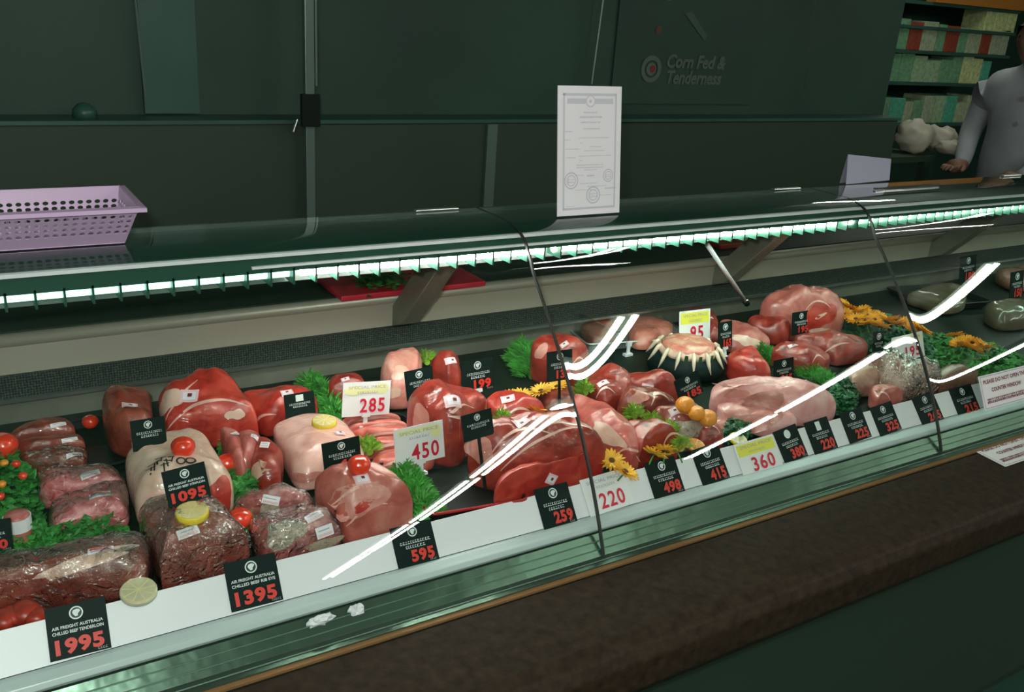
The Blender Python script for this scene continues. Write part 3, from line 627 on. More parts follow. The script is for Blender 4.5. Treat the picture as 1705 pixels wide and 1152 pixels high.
meat([(633,629),(639,612),(654,602),(677,592),(695,592),(703,610),(696,640),(684,668),(650,672),(637,650)], 0.085, meatmat('rack_meat', (.5, .12, .10), (.68, .27, .22), (.76, .42, .34), (.85, .6, .5), .45, wr=.4), 'lamb_rack', 'curved pink rack of meat with pale fat beside a black sign at the rear', 'rack of meat', None, [(668, 618, .04, .03, 20, 'fatpatch'), (655, 655, .03, .02, 0, 'fatpatch')], p=3)
meat([(717,606),(733,595),(760,595),(766,614),(768,639),(758,649),(743,649),(730,636),(719,620)], 0.08, B, 'beef_joint', 'small rounded red beef joint left of the black sign with the white clip', 'beef joint', 'large wrapped beef joints', [(752, 600, .018, .010, 0, 'pink')])
meat([(678,685),(685,668),(706,655),(737,648),(768,650),(789,659),(810,679),(796,700),(780,727),(772,750),(756,762),(738,760),(715,745),(688,712)], 0.12, B, 'beef_joint', 'big red-brown beef joint with pink sticker behind the white 450 sign', 'beef joint', 'large wrapped beef joints', [(756, 667, .022, .017, -10, 'pink'), (775, 706, .09, .035, 25, 'seam'), (700, 700, .05, .05, 10, 'silver')], p=2.9)
meat([(809,677),(814,664),(829,655),(850,657),(878,669),(907,690),(898,704),(865,713),(828,706)], 0.07, BB, 'beef_joint', 'red beef joint with pink sticker left of the yellow flowers', 'beef joint', 'large wrapped beef joints', [(846, 665, .020, .014, -20, 'pink'), (866, 690, .05, .012, 0, 'seam')], p=2.4)
meat([(884,582),(897,570),(926,565),(952,573),(970,588),(981,605),(966,628),(946,636),(910,620),(888,598)], 0.1, B, 'beef_joint', 'dark red joint of beef behind the black sign beside the glass joint', 'beef joint', 'large wrapped beef joints', [(940, 574, .014, .009, 0, 'pink'), (902, 584, .03, .03, 10, 'silver'), (964, 606, .04, .014, 0, 'seam')], p=2.6)
meat([(780,750),(794,730),(822,713),(866,700),(915,700),(957,702),(977,722),(998,748),(1004,766),(940,789),(884,803),(832,799),(807,786),(786,770)], 0.12, B, 'beef_joint', 'largest long beef joint lying across the front of the middle of the counter', 'beef joint', 'large wrapped beef joints', [(868, 706, .022, .015, -10, 'pink'), (870, 745, .12, .03, 10, 'seam'), (905, 750, .16, .02, 20, 'seam'), (800, 750, .045, .06, 0, 'silver'), (940, 720, .10, .02, -10, 'seam')], p=2.5, lump=.08)
meat([(822,822),(846,800),(910,789),(993,766),(1021,782),(1016,802),(964,832),(884,850),(838,848)], 0.07, BB, 'beef_joint', 'bright red beef joint lying just behind the white 220 sign', 'beef joint', 'large wrapped beef joints', [(1006, 774, .018, .018, -20, 'pink'), (917, 797, .016, .014, -30, 'pink')], p=2.9, lump=.06)
meat([(900,652),(955,645),(966,676),(962,694),(918,690),(902,674)], 0.045, BD, 'beef_slab', 'flat brown slab of beef behind the yellow flowers, by the glass joint', 'beef slab', None, [], p=3.6, lump=.03)
# fat covered joints on the left
fl = meat([(209,781),(218,755),(252,733),(311,722),(338,726),(358,760),(379,797),(389,818),(384,836),(357,850),(294,864),(235,864),(221,827)], 0.095, fatm, 'fat_covered_loin', 'cream fat-covered beef loin stamped with black ink, a tomato on top', 'beef loin', None, [(285, 768, .055, .035, -12, 'ink'), (368, 826, .045, .05, 0, 'redpatch'), (262, 842, .06, .02, 20, 'seam')], p=3.2, lump=.06)
pc = meat([(455,718),(479,699),(517,690),(559,696),(588,724),(607,768),(582,792),(548,802),(511,812),(490,803),(474,768)], 0.062, fat_pink, 'rump_cap', 'pale pink fat-covered beef piece with a lemon slice on top', 'rump cap', None, [(566, 722, .014, .009, 0, 'pink'), (510, 795, .05, .02, 0, 'silver')], p=3.2, lump=.05)
rp = meat([(524,810),(542,792),(588,780),(626,784),(655,808),(678,835),(692,865),(657,879),(605,893),(573,888),(545,852)], 0.1, meatmat('rump_meat', (.36, .07, .05), (.50, .12, .09), (.58, .20, .15), (.7, .36, .3), .3), 'beef_rump', 'glossy front beef rump with silverskin, right of the aged steaks', 'beef rump', None, [(603, 797, .018, .013, 0, 'pink'), (600, 832, .075, .06, 10, 'silver'), (605, 842, .035, .014, 10, 'redpatch'), (600, 828, .07, .016, 10, 'seam'), (612, 858, .07, .012, 20, 'seam')], p=2.6, lump=.10)
bp = meat([(234,873),(246,848),(286,834),(349,838),(371,856),(397,894),(422,930),(405,957),(286,978),(267,958),(254,923)], 0.1, beef_brown, 'vacuum_packed_beef', 'brown vacuum-packed beef in crinkled film with a lemon slice on top', 'packed beef', None, [(313, 886, .030, .013, 8, 'white')], p=3.2, wrap=True, lump=.07)
ll = meat([(-60,955),(42,930),(147,905),(227,897),(247,915),(248,945),(238,965),(200,976),(147,986),(42,1002),(-60,1022)], 0.07, beef_brown, 'vacuum_packed_loin', 'long shiny vacuum-packed loin lying along the front at far left', 'packed loin', None, [(168, 917, .032, .010, 6, 'imported'), (150, 932, .14, .018, 4, 'fatpatch')], p=2.6, wrap=True, lump=.05)
for i, (bb, st) in enumerate([([(17,734),(42,717),(84,702),(113,701),(122,726),(50,741),(21,747)], [(97, 707, .024, .007, 3, 'white')]), ([(25,755),(50,742),(101,729),(130,725),(139,747),(80,759),(42,768)], [(116, 732, .024, .007, 3, 'white')]), ([(34,776),(46,765),(84,754),(139,750),(143,776),(126,786),(55,791)], [(124, 757, .024, .007, 3, 'white')])]):
    meat(bb, .042, beef_brown, 'steak_pack', ['rearmost', 'middle', 'front'][i] + ' of three brown vacuum-packed steaks on the black tray at far left', 'steak pack', 'brown steak packs on the left tray', st, p=3.2, wrap=(i == 2), lump=.05, lift=.012 - .004 * i)
for i, (bb, st) in enumerate([([(63,823),(74,793),(126,784),(176,780),(204,802),(195,822),(84,841)], [(150, 790, .028, .014, 5, 'white')]), ([(85,854),(100,835),(139,822),(202,805),(213,852),(206,870),(147,881),(91,893)], [(166, 824, .030, .015, 8, 'imported')])]):
    meat(bb, .05, marbled, 'marbled_steak_pack', ['rear pack of pink marbled steaks partly under the other pack', 'front pack of bright pink marbled steaks with a white label'][i], 'marbled steaks', 'pink marbled packs', st, p=3.2, wrap=True, lump=.08, lift=.0)
meat([(391,858),(415,830),(454,820),(504,822),(520,848),(483,864),(420,872)], 0.055, steak, 'steak_pack', 'packed red steak at the rear of the pair with aged crust', 'steak', 'aged steak pair', [(451, 832, .026, .014, -20, 'white'), (450, 860, .035, .05, 0, 'mould')], p=3, wrap=True, lump=.1)
meat([(417,876),(460,855),(525,850),(560,877),(571,907),(563,920),(462,939),(434,930)], 0.058, steak, 'steak_pack', 'front packed red steak with two white labels and grey aged crust', 'steak', 'aged steak pair', [(523, 860, .026, .014, 8, 'white'), (540, 884, .026, .018, 8, 'white'), (475, 885, .05, .05, 0, 'mould'), (540, 905, .05, .02, 10, 'mould')], p=3, wrap=True, lump=.1)
for i, (bb, st) in enumerate([([(368,716),(392,720),(407,745),(412,800),(400,807),(386,785),(372,750)], [(392, 724, .014, .012, -30, 'white')]), ([(398,726),(422,721),(435,737),(430,772),(420,795),(405,803),(398,762)], [(424, 728, .014, .014, -30, 'white')]), ([(422,737),(443,732),(461,750),(472,765),(469,796),(465,816),(443,823),(427,812),(417,788),(421,762)], [(441, 742, .015, .015, -30, 'white'), (425, 790, .03, .06, -60, 'fatpatch')])]):
    meat(bb, .065, [beef_pink, beef_pink, B][i], 'shank_slice', ['leftmost long pink slice of meat behind the tomato', 'middle long pink slice of meat between two others', 'rightmost long pink slice of meat with a fat ridge'][i], 'meat slice', 'long upright meat slices', st, p=2.6, wrap=False, lump=.06)
chopm = meatmat('chop', (.5, .07, .05), (.66, .14, .11), (.72, .25, .2), (.88, .55, .46), .42, wr=.4)
for i, bb in enumerate([[(567,707),(585,698),(622,692),(652,690),(666,700),(622,706),(579,716)], [(575,719),(597,707),(635,701),(668,703),(676,713),(633,720),(585,727)], [(583,728),(610,716),(680,711),(686,731),(612,738),(598,739)], [(602,743),(629,732),(690,729),(703,753),(630,760),(606,760)], [(620,770),(640,752),(712,745),(722,771),(687,783),(650,791),(625,783)]]):
    meat(bb, .032, chopm, 'pork_chop', ['topmost', 'second', 'third', 'fourth', 'lowest and nearest'][i] + ' of the overlapping pink chops between the 285 and 450 signs', 'chop', 'overlapping chops', [(sum(q[0] for q in bb) / len(bb), sum(q[1] for q in bb) / len(bb), .08, .005, 6, 'seam')] + ([(677, 692, .016, .009, -10, 'pink')] if i == 0 else []) + ([(690, 704, .02, .012, -20, 'pink')] if i == 1 else []), p=3, lump=.08)
# centre panel
meat([(966,541),(985,534),(1013,531),(1025,550),(1018,574),(990,575),(974,560)], 0.035, meatmat('minced', (.45, .10, .07), (.58, .18, .13), (.65, .26, .2), (.8, .45, .38), .5, fscale=60), 'tray_of_mince', 'left heap of pale red mince on the rear tray with a clear edge', 'mince', 'rear mince heaps', [], p=3.2, lump=.06)
meat([(1046,545),(1060,528),(1090,528),(1119,543),(1114,561),(1080,580),(1053,576)], 0.04, MATS['minced'], 'tray_of_mince', 'right heap of pale red mince next to the 95 sign', 'mince', 'rear mince heaps', [], p=3.2, lump=.06)
meat([(1140,522),(1160,511),(1188,526),(1197,548),(1197,572),(1175,577),(1148,560)], 0.06, B, 'meat_joint', 'dark red leg joint behind the 95 sign', 'leg joint', None, [(1182, 530, .014, .007, 0, 'pink'), (1198, 532, .018, .008, -20, 'pink')], p=2.3)
meat([(1200,535),(1217,538),(1246,550),(1282,572),(1261,582),(1230,584),(1210,577),(1197,557)], 0.055, beef_pink, 'lamb_joint', 'leg of lamb tapering to a pointed pale shank', 'leg of lamb', None, [(1245, 568, .07, .03, -20, 'fatpatch')], p=2.1)
meat([(1245,538),(1259,527),(1287,527),(1309,541),(1316,559),(1300,569),(1270,558)], 0.065, B, 'beef_joint', 'small oval red joint beside the black sign in front of the big ham', 'beef joint', 'large wrapped beef joints', [], p=2.2)
meat([(1266,512),(1287,493),(1313,484),(1350,488),(1381,503),(1400,522),(1403,541),(1384,554),(1352,554),(1320,549),(1283,536)], 0.13, beef_pink, 'whole_leg', 'large rounded leg with round cut end showing a pale bone, below the orange flowers', 'whole leg', None, [(1366, 526, .085, .075, 0, 'redpatch'), (1366, 526, .032, .01, 20, 'fatpatch'), (1362, 514, .07, .02, 0, 'seam'), (1362, 550, .06, .012, 10, 'fatpatch')], p=2.4, lump=.06)
meat([(1286,585),(1308,572),(1339,573),(1368,589),(1382,603),(1373,614),(1350,618),(1322,607)], 0.06, B, 'beef_joint', 'red round joint in front of the big leg, green leaves before it', 'beef joint', 'large wrapped beef joints', [(1320, 576, .018, .007, -10, 'pink'), (1364, 602, .04, .016, 0, 'seam')], p=2.3)
meat([(1323,564),(1355,556),(1399,560),(1440,572),(1440,591),(1399,604),(1379,596),(1361,582)], 0.06, B, 'beef_joint', 'red joint with a shiny fold behind the tiny black sign', 'beef joint', 'large wrapped beef joints', [(1395, 578, .07, .006, 5, 'seam')], p=2.3)
meat([(1211,595),(1230,584),(1256,586),(1273,608),(1282,628),(1277,637),(1246,629),(1216,612)], 0.065, BB, 'beef_joint', 'smooth bright red joint right of the crown roast', 'beef joint', 'large wrapped beef joints', [], p=2.3)
meat([(1184,652),(1199,639),(1235,631),(1295,639),(1347,654),(1382,668),(1391,686),(1381,701),(1334,700),(1282,687),(1217,671),(1186,673)], 0.085, pork, 'pork_loin', 'long pale pink pork loin in shiny film under the white reflection', 'pork loin', 'pork loins', [(1260, 668, .20, .012, -22, 'seamw'), (1225, 655, .05, .02, 10, 'silver')], p=3, lump=.05)
meat([(1194,677),(1217,669),(1266,678),(1316,694),(1325,712),(1284,725),(1246,710),(1207,696)], 0.05, pork, 'pork_loin', 'shorter brown-pink pork piece in front of the long pork loin', 'pork loin', 'pork loins', [(1250, 690, .16, .07, -10, 'silver')], p=3, lump=.05)
meat([(975,640),(994,618),(1023,613),(1050,628),(1048,654),(1032,679),(1009,688),(988,674),(977,655)], 0.075, B, 'beef_joint', 'red joint with white oval sticker next to the glass joint, behind the green tufts', 'beef joint', 'small red joints in the middle', [(1004, 638, .018, .009, 0, 'pink'), (1010, 658, .04, .016, 0, 'seam')], lump=.14)
meat([(1040,628),(1073,622),(1107,635),(1124,651),(1127,668),(1098,672),(1060,658)], 0.07, B, 'beef_joint', 'red joint with white oval sticker in front of the crown roast', 'beef joint', 'small red joints in the middle', [(1078, 645, .018, .011, -15, 'pink')], lump=.12)
meat([(1040,652),(1073,647),(1109,660),(1124,677),(1100,693),(1086,702),(1057,698),(1028,688)], 0.075, beef_brown, 'beef_joint', 'brownish red joint between the oval stickers and the green tufts', 'beef joint', 'small red joints in the middle', [(1100, 672, .05, .02, 0, 'seam'), (1065, 660, .04, .03, 0, 'silver')], lump=.14)
meat([(955,660),(978,665),(1009,691),(1042,711),(1067,740),(1070,767),(1052,780),(1020,758),(988,738),(961,702)], 0.085, meatmat('long_beef', (.40, .06, .05), (.52, .10, .08), (.60, .17, .14), (.72, .36, .3), .28), 'beef_joint', 'long red joint just right of the glass joint pointing to the yellow flowers', 'beef joint', 'small red joints in the middle', [(1012, 724, .03, .08, 40, 'fatpatch'), (1045, 765, .05, .02, 0, 'seam')], p=2.4)
meat([(1036,708),(1086,712),(1119,731),(1135,755),(1119,766),(1086,772),(1063,778),(1046,748)], 0.08, B, 'beef_joint', 'red joint behind the 498 sign with yellow flowers at its foot', 'beef joint', 'small red joints in the middle', [(1120, 742, .06, .025, 20, 'seam')], p=2.4)
meat([(1088,689),(1113,677),(1148,687),(1171,706),(1176,729),(1148,742),(1125,731),(1096,708)], 0.08, beef_brown, 'beef_joint', 'dark oxidised joint with a white sticker beside the small oranges', 'beef joint', 'small red joints in the middle', [(1124, 684, .018, .011, 0, 'pink'), (1135, 700, .05, .016, -30, 'seam'), (1140, 720, .06, .05, 0, 'mould')], lump=.12)
meat([(1165,706),(1186,702),(1204,729),(1194,748),(1163,745)], 0.06, B, 'beef_joint', 'small dark red joint behind the 415 sign and orange slice', 'beef joint', 'small red joints in the middle', [(1185, 715, .04, .01, -30, 'seam')])
meat([(1403,626),(1428,609),(1462,609),(1478,635),(1462,652),(1420,652)], 0.06, meatmat('game', (.28, .14, .10), (.42, .22, .16), (.55, .3, .24), (.7, .5, .4), .4, wr=.6), 'oxtail', 'pale pinkish joint left of the brown poultry, below the 195 sign', 'joint', None, [])
meat([(1455,606),(1500,594),(1542,612),(1564,636),(1562,656),(1539,663),(1513,665),(1476,645)], 0.09, MATS['game'], 'poultry', 'brownish pink plump piece in film below the white 195 sign', 'poultry', None, [(1515, 610, .06, .02, 0, 'seam')], wrap=True, lump=.14)
meat([(1448,652),(1475,643),(1507,665),(1497,681),(1468,688)], 0.05, beef_pink, 'pork_piece', 'pinkish piece right behind the last signs on the price rail', 'pork piece', None, [(1470, 660, .05, .01, -30, 'seamw')])
meat([(1560,620),(1600,612),(1640,630),(1645,655),(1600,668),(1565,655)], 0.06, meatmat('game_far', (.16, .08, .05), (.24, .11, .07), (.30, .14, .1), (.4, .25, .2), .3), 'brown_joint', 'brown joint behind the rightmost black signs', 'joint', None, [])
meat([(1512,492),(1560,474),(1602,476),(1606,512),(1570,522),(1530,505)], 0.045, mat('tan_meat', (.11, .09, .05), .4, coat=.8, var=.2), 'pale_cut', 'dull tan cut on a rear tray past the second glass joint', 'cut of meat', None, [], p=3.2)
meat([(1640,515),(1675,500),(1715,510),(1712,540),(1665,545)], 0.06, MATS['tan_meat'], 'pale_cut', 'dull tan cut at the far right behind the white reflection', 'cut of meat', None, [], p=3)
meat([(1658,455),(1690,443),(1740,448),(1745,475),(1690,482)], 0.05, MATS['game_far'], 'brown_joint', 'brown joint at the far right rear near the red price', 'joint', None, [])

# ------------------------------------------------------------------ crown roast on dark dome
def crown():
    p = ondeck(1140, 616); root = empty('crown_roast', p); root.scale = (.94, .94, .90); tag(root, 'round crown roast with pale rib bones over a dark green dome', 'crown roast')
    b = MB(); b.lathe([(0.0, 0.0), (0.085, 0.0), (0.096, 0.010), (0.098, 0.028), (0.084, 0.052), (0.0, 0.058)], seg=32); b.build('dome', card_black, root, True)
    R = 0.066; P = []
    for i in range(13):
        row = []
        for k in range(41):
            ph = 2 * PI * k / 40; t = i / 12 * PI
            rr = R * math.sin(t * .5) ** 0.8 * (1 + .04 * math.sin(10 * ph)); z = 0.066 + 0.022 * math.cos(t * .5) ** .8
            row.append((rr * math.cos(ph), rr * math.sin(ph), z + .004 * noise.noise(Vector((math.cos(ph) * 2, math.sin(ph) * 2, i)))))
        P.append(row)
    b = MB(); b.grid(P); b.build('meat_crown', meatmat('crown_meat', (.66, .12, .09), (.72, .25, .18), (.80, .50, .36), (.9, .68, .5), .4), root, True)
    b = MB(); P = []
    for i in range(7):
        row = []
        for k in range(61):
            ph = 2 * PI * k / 60; t = i / 6
            rr = 0.068 + .008 * math.sin(PI * t) ; row.append((rr * math.cos(ph), rr * math.sin(ph), 0.045 + 0.026 * t + .003 * math.sin(14 * ph)))
        P.append(row)
    b.grid(P); b.build('fat_band', fatm, root, True)
    for k in range(14):
        ph = 2 * PI * k / 14 + .12; c, s = math.cos(ph), math.sin(ph); b = MB(); kk = (.9, 1.05, .75)[k % 3]
        b.tube([(0.070 * c, 0.070 * s, .074), (0.079 * c, .079 * s, .066), (.088 * c, .088 * s, .060 - .012 * kk), (.101 * c, .101 * s, .052 - .024 * kk)], [.003, .0055, .0045, .0008], 8)
        b.build('rib_bone', bone, root, True)
    for k in range(10):
        ph = -PI / 2 + (k - 4.5) * .22; c, s = math.cos(ph), math.sin(ph)
        b = MB(); u = (-s, c); r = .0775; z = .060
        b.add([(r * c + u[0] * d, r * s + u[1] * d, zz) for d, zz in ((-.005, z - .008), (.005, z - .008), (.004, z + .008), (-.004, z + .008))], [(0, 1, 2, 3)])
        b.build('dark_gap', darkleaf, root)
crown()

for i, (x, y, lb) in enumerate([(525, 1016, 'crumpled white scrap on the sill left of the reflection end'), (582, 996, 'small crumpled white scrap under the white rail by the reflection end')]):
    q = onz(x, y, .790); b = MB(); P = []
    for a in range(9):
        row = []
        for k in range(14):
            th = PI * a / 8; ph = 2 * PI * k / 14; v = Vector((math.sin(th) * math.cos(ph), math.sin(th) * math.sin(ph), math.cos(th))); f = 1 + .7 * noise.noise(v * 2.6 + Vector((i * 5, 1, 2)))
            row.append((v.x * (.020, .012)[i] * f, v.y * .007 * f, v.z * .007 * f))
        row.append(row[0]); P.append(row)
    b.grid(P); o = b.build('paper_scrap', white_pl); o.location = (q[0], 1.036, .786); tag(o, lb, 'scrap')
# ------------------------------------------------------------------ trays
def tray(cx, cy, w_, d_, yaw, m, rim, name, label, h=0.018):
    p = ondeck(cx, cy); root = empty(name, p, math.radians(yaw)); tag(root, label, 'tray', 'trays on the deck' if False else None)
    def rr(w2, d2, r=.015, n=4):
        o = []
        for (sx, sy, a0) in ((1, 1, 0), (-1, 1, 90), (-1, -1, 180), (1, -1, 270)):
            for k in range(n + 1):
                a = math.radians(a0 + 90 * k / n); o.append((sx * (w2 - r) + r * math.cos(a), sy * (d2 - r) + r * math.sin(a)))
        return o
    W2, D2 = w_ / 2, d_ / 2
    rings = [(W2 - .012, D2 - .012, .0015), (W2 - .006, D2 - .006, .0015), (W2, D2, h), (W2 + .004, D2 + .004, h + .001)]
    vs = []; fs = []; n = 20
    for (a, c, z) in rings: vs += [(x, y, z) for x, y in rr(a, c)]
    for i in range(len(rings) - 1): fs += [(i * n + k, i * n + (k + 1) % n, (i + 1) * n + (k + 1) % n, (i + 1) * n + k) for k in range(n)]
    fs.append(tuple(range(n))); b = MB(); b.add(vs, fs); o = b.build('tray_body', m, root, False); sm = o.modifiers.new('s', 'SOLIDIFY'); sm.thickness = .0015; sm.offset = 1
    pts = [(x, y, h + .001) for x, y in rr(W2 + .003, D2 + .003)]; b = MB(); b.tube(pts + [pts[0]], .0028, 6); b.build('tray_rim', rim, root, True)
    return root
tray(768, 818, .17, .17, -8, blackp, redp, 'black_tray', 'empty black tray with red rim between the rump and the longest beef joint')
tray(100, 765, .19, .19, 8, blackp, blackp, 'black_tray', 'black tray under the brown steak packs at far left')
tray(640, 745, .15, .16, 6, blackp, blackp, 'black_tray', 'black tray under the overlapping pink chops')
tray(1040, 560, .28, .17, -12, frostm, alu, 'mince_tray', 'grey metal tray under the mince heaps at the rear')
tray(1560, 500, .24, .18, -10, blackp, blackp, 'black_tray', 'dark tray past the second glass joint with a tan cut')
b = MB(); q0, q1 = ondeck(932, 545, .02), ondeck(1000, 600, .0); b.box((-.002, 0, 0), (.002, .20, .075)); o = b.build('divider', acrylic)
o.location = (q1[0] + .02, q1[1] - .02, deckz(q1[1] - .02) + .002); tag(o, 'clear plastic divider standing beside the mince tray', 'divider')
p0, p1 = ony(1178, 408, 1.44), ony(1240, 500, 1.62); b = MB(); b.tube([p0, p1], .0055, 10); o = b.build('prop_rod', white_pl, None, True); tag(o, 'white rod slanting down from the lamp canopy to the rear wall', 'rod')
b = MB(); d_ = (np.array(p1) - p0); d_ /= np.linalg.norm(d_); b.tube([np.array(p1), np.array(p1) + d_ * .03], .009, 10); b.build('rod_end', chrome, o, True)

# ------------------------------------------------------------------ signs
def fit_text(mb, body, cx, cz, wid, hgt, y=-.0016, **k):
    vs, fs = text_data(body, 1.0, **k)
    xs = [v[0] for v in vs]; zs = [v[1] for v in vs]; ax, bx, az, bz = min(xs), max(xs), min(zs), max(zs)
    mb.add([(cx + ((x - ax) / (bx - ax) - .5) * wid, y, cz + ((z - az) / (bz - az) - .5) * hgt) for x, z in vs], fs)
def sign(BL, BR, TL, y0z0, tilt, kind, price, label, group, lines=None, emblem=True, clip=False, seed=0, hb=None, pw=.62, px_=.62, fixw=None):
    t = math.radians(tilt); n = np.array([0, -math.cos(t), math.sin(t)])
    if y0z0 is None:
        q = ondeck((BL[0] + BR[0]) / 2, (BL[1] + BR[1]) / 2, hb); p0 = (0, q[1], q[2])
    else: p0 = (0, *y0z0)
    A, Bq, T = onplane(*BL, p0, n), onplane(*BR, p0, n), onplane(*TL, p0, n)
    ux = (Bq - A); w_ = np.linalg.norm(ux); ux /= w_; v = np.cross(ux, -n); v = -v if v[2] < 0 else v
    h_ = float((T - A) @ v); uy = np.cross(v, ux)
    b = MB(); b.box((-w_ / 2, 0, 0), (w_ / 2, .0012, h_)); root = b.build('price_sign', card_black if kind == 'black' else card_white, None)
    c = (A + Bq) / 2; root.matrix_world = Matrix(((ux[0], uy[0], v[0], c[0]), (ux[1], uy[1], v[1], c[1]), (ux[2], uy[2], v[2], c[2]), (0, 0, 0, 1)))
    tag(root, label, 'price sign', group)
    if kind == 'black':
        if emblem == 'square':
            e = MB(); rect(e, -.007, h_ * .66, .007, h_ * .93); e.build('emblem', ink_white, root)
        elif emblem == 'solid':
            e = MB(); disc(e, 0, h_ * .80, h_ * .13, seg=24); e.build('emblem', ink_white, root)
        elif emblem:
            e = MB(); r = h_ * .125; disc(e, 0, h_ * .81, r, seg=28, r0=r * .80); e.build('emblem', ink_white, root)
            e = MB(); disc(e, 0, h_ * .81, r * .76, y=-.0007, seg=24); e.build('emblem_ground', ink_black, root)
            e = MB(); e.add([(dx * r, -.0016, h_ * .81 + dz * r) for dx, dz in ((-.45, -.15), (-.15, -.55), (.2, -.5), (.25, -.15), (.6, .2), (.5, .45), (.1, .55), (-.35, .45), (-.55, .15))], [tuple(range(9))]); e.build('emblem_head', ink_white, root)
        e = MB()
        if lines:
            fit_text(e, lines[0], 0, h_ * .585, w_ * .84, h_ * .062, off=.02); fit_text(e, lines[1], 0, h_ * .485, w_ * .84, h_ * .062, off=.02)
        else:
            scribble(e, 0, h_ * .565, w_ * .70, h_ * .075, n=12, seed=seed); scribble(e, .0, h_ * .455, w_ * .46, h_ * .075, n=7, seed=seed + 5)
        e.build('lettering', ink_white, root)
        if price:
            e = MB(); W = w_ * (.80 if len(price) == 4 else .56); fit_text(e, price, (w_ * .0 if len(price) == 4 else w_ * .13), h_ * .22, W, h_ * .30, off=.045, gap=1.1); e.build('price', num_red, root)
            e = MB(); scribble(e, w_ * .36, h_ * .055, w_ * .16, h_ * .045, n=4, seed=seed); e.build('unit_print', ink_grey, root)
    else:
        if kind == 'yellow':
            e = MB(); rect(e, -w_ * .46, h_ * .60, w_ * .46, h_ * .94, y=-.0006); e.build('yellow_band', ink_yellow, root)
        elif kind == 'pale':
            e = MB(); rn = random.Random(3 + seed)
            for k in range(3):
                cx_, cz_, rx, rz = [(-.27, .76, .2, .14), (.3, .78, .16, .16), (0, .74, .26, .07)][k]
                e.add([(w_ * (cx_ + rx * math.cos(a * PI / 8) * (1 + .1 * math.sin(3 * a))), -.0006 - k * .0001, h_ * (cz_ + rz * math.sin(a * PI / 8))) for a in range(16)], [tuple(range(16))])
            e.build('yellow_highlight', ink_paleyellow, root)
        elif kind == 'corner':
            e = MB(); e.add([(w_ * (.34 + .11 * math.cos(a * PI / 8)), -.0006, h_ * (.76 + .17 * math.sin(a * PI / 8))) for a in range(16)], [tuple(range(16))]); rect(e, -w_ * .42, h_ * .80, w_ * .3, h_ * .94, y=-.0005); e.build('yellow_highlight', ink_paleyellow, root)
        e = MB(); fit_text(e, 'SPECIAL PRICE', 0, h_ * .85, w_ * .78, h_ * .085); scribble(e, 0, h_ * .70, w_ * .4, h_ * .06, n=8, seed=seed, y=-.0016); e.build('lettering', ink_grey, root)
        e = MB(); fit_text(e, price, w_ * (px_ - .5), h_ * .31, w_ * pw * .85, h_ * .42, off=.02, gap=1.15); e.build('price', ink_red, root)
    if clip:
        e = MB(); e.box((-.004, .0, -.02), (.004, .003, .006)); e.box((-.011, -.001, -.024), (.011, .012, -.019)); e.box((-.008, -.002, -.002), (.008, 0, .005)); e.build('clip_stand', white_pl, root)
    elif y0z0 is None:
        zb = (c[2] - deckz(c[1])) ; e = MB(); e.box((-.003, .0015, -zb / max(.2, math.cos(t)) * .92), (.003, .003, h_ * .3)); e.build('stake', blackp, root)
    return root
RAIL = (1.0655, 0.8125); RT = 37.4
g = 'price signs clipped to the white rail'
sign((84, 1103), (186, 1078), (76, 1014), RAIL, RT, 'black', '1995', 'black price sign 1995 on the white rail at far left', g, ('AIR FREIGHT AUSTRALIA', 'CHILLED BEEF TENDERLOIN'), seed=1)
sign((386, 1020), (472, 998), (374, 938), RAIL, RT, 'black', '1395', 'black price sign 1395 on the rail below the crinkled vacuum pack', g, ('AIR FREIGHT AUSTRALIA', 'CHILLED BEEF RIB EYE'), seed=2)
sign((664, 948), (732, 930), (642, 882), RAIL, RT, 'black', '595', 'black price sign 595 on the rail in front of the beef rump', g, seed=3)
sign((907, 883), (962, 868), (881, 817), RAIL, RT, 'black', '259', 'black price sign 259 on the rail left of the white 220 sign', g, seed=4)
sign((984, 861), (1056, 838), (954, 803), (1.0635, .8125), RT, 'white', '220', 'white SPECIAL PRICE sign 220 on the rail at the glass joint', g, seed=5, pw=.66, px_=.56)
sign((1091, 832), (1141, 817), (1067, 773), RAIL, RT, 'black', '498', 'black price sign 498 on the rail below the small yellow flowers', g, seed=6)
sign((1172, 811), (1216, 795), (1142, 753), RAIL, RT, 'black', '415', 'black price sign 415 on the rail below the orange slice', g, seed=7)
sign((1240, 797), (1305, 776), (1208, 745), (1.0635, .8125), RT, 'yellow', '360', 'white and yellow SPECIAL PRICE sign 360 on the rail', g, seed=8, pw=.66, px_=.56)
sign((1309, 774), (1346, 758), (1281, 722), RAIL, RT, 'black', '380', 'black price sign 380 with a solid white round emblem, right of the 360 sign', g, seed=9, emblem='solid')
sign((1358, 758), (1396, 745), (1330, 707), RAIL, RT, 'black', '220', 'black price sign with a white square emblem, third from the right glass joint', g, seed=10, emblem='square')
sign((1416, 739), (1452, 727), (1392, 690), RAIL, RT, 'black', '225', 'black price sign 225 on the rail just right of the square emblem sign', g, seed=11)
sign((1467, 727), (1502, 714), (1440, 682), RAIL, RT, 'black', '325', 'black price sign on the rail left of the wide blank stretch', g, seed=12)
sign((1538, 711), (1572, 697), (1514, 665), RAIL, RT, 'black', '265', 'black price sign just left of the second glass joint on the rail', g, seed=13)
sign((1598, 696), (1634, 685), (1574, 650), RAIL, RT, 'black', '215', 'black price sign just right of the second glass joint on the rail', g, seed=14)
g = 'price signs standing among the meat'
sign((222, 753), (279, 743), (206, 703), None, 12, 'black', '', 'black sign standing in front of the upright beef joint at far left', g, hb=.085, seed=21)
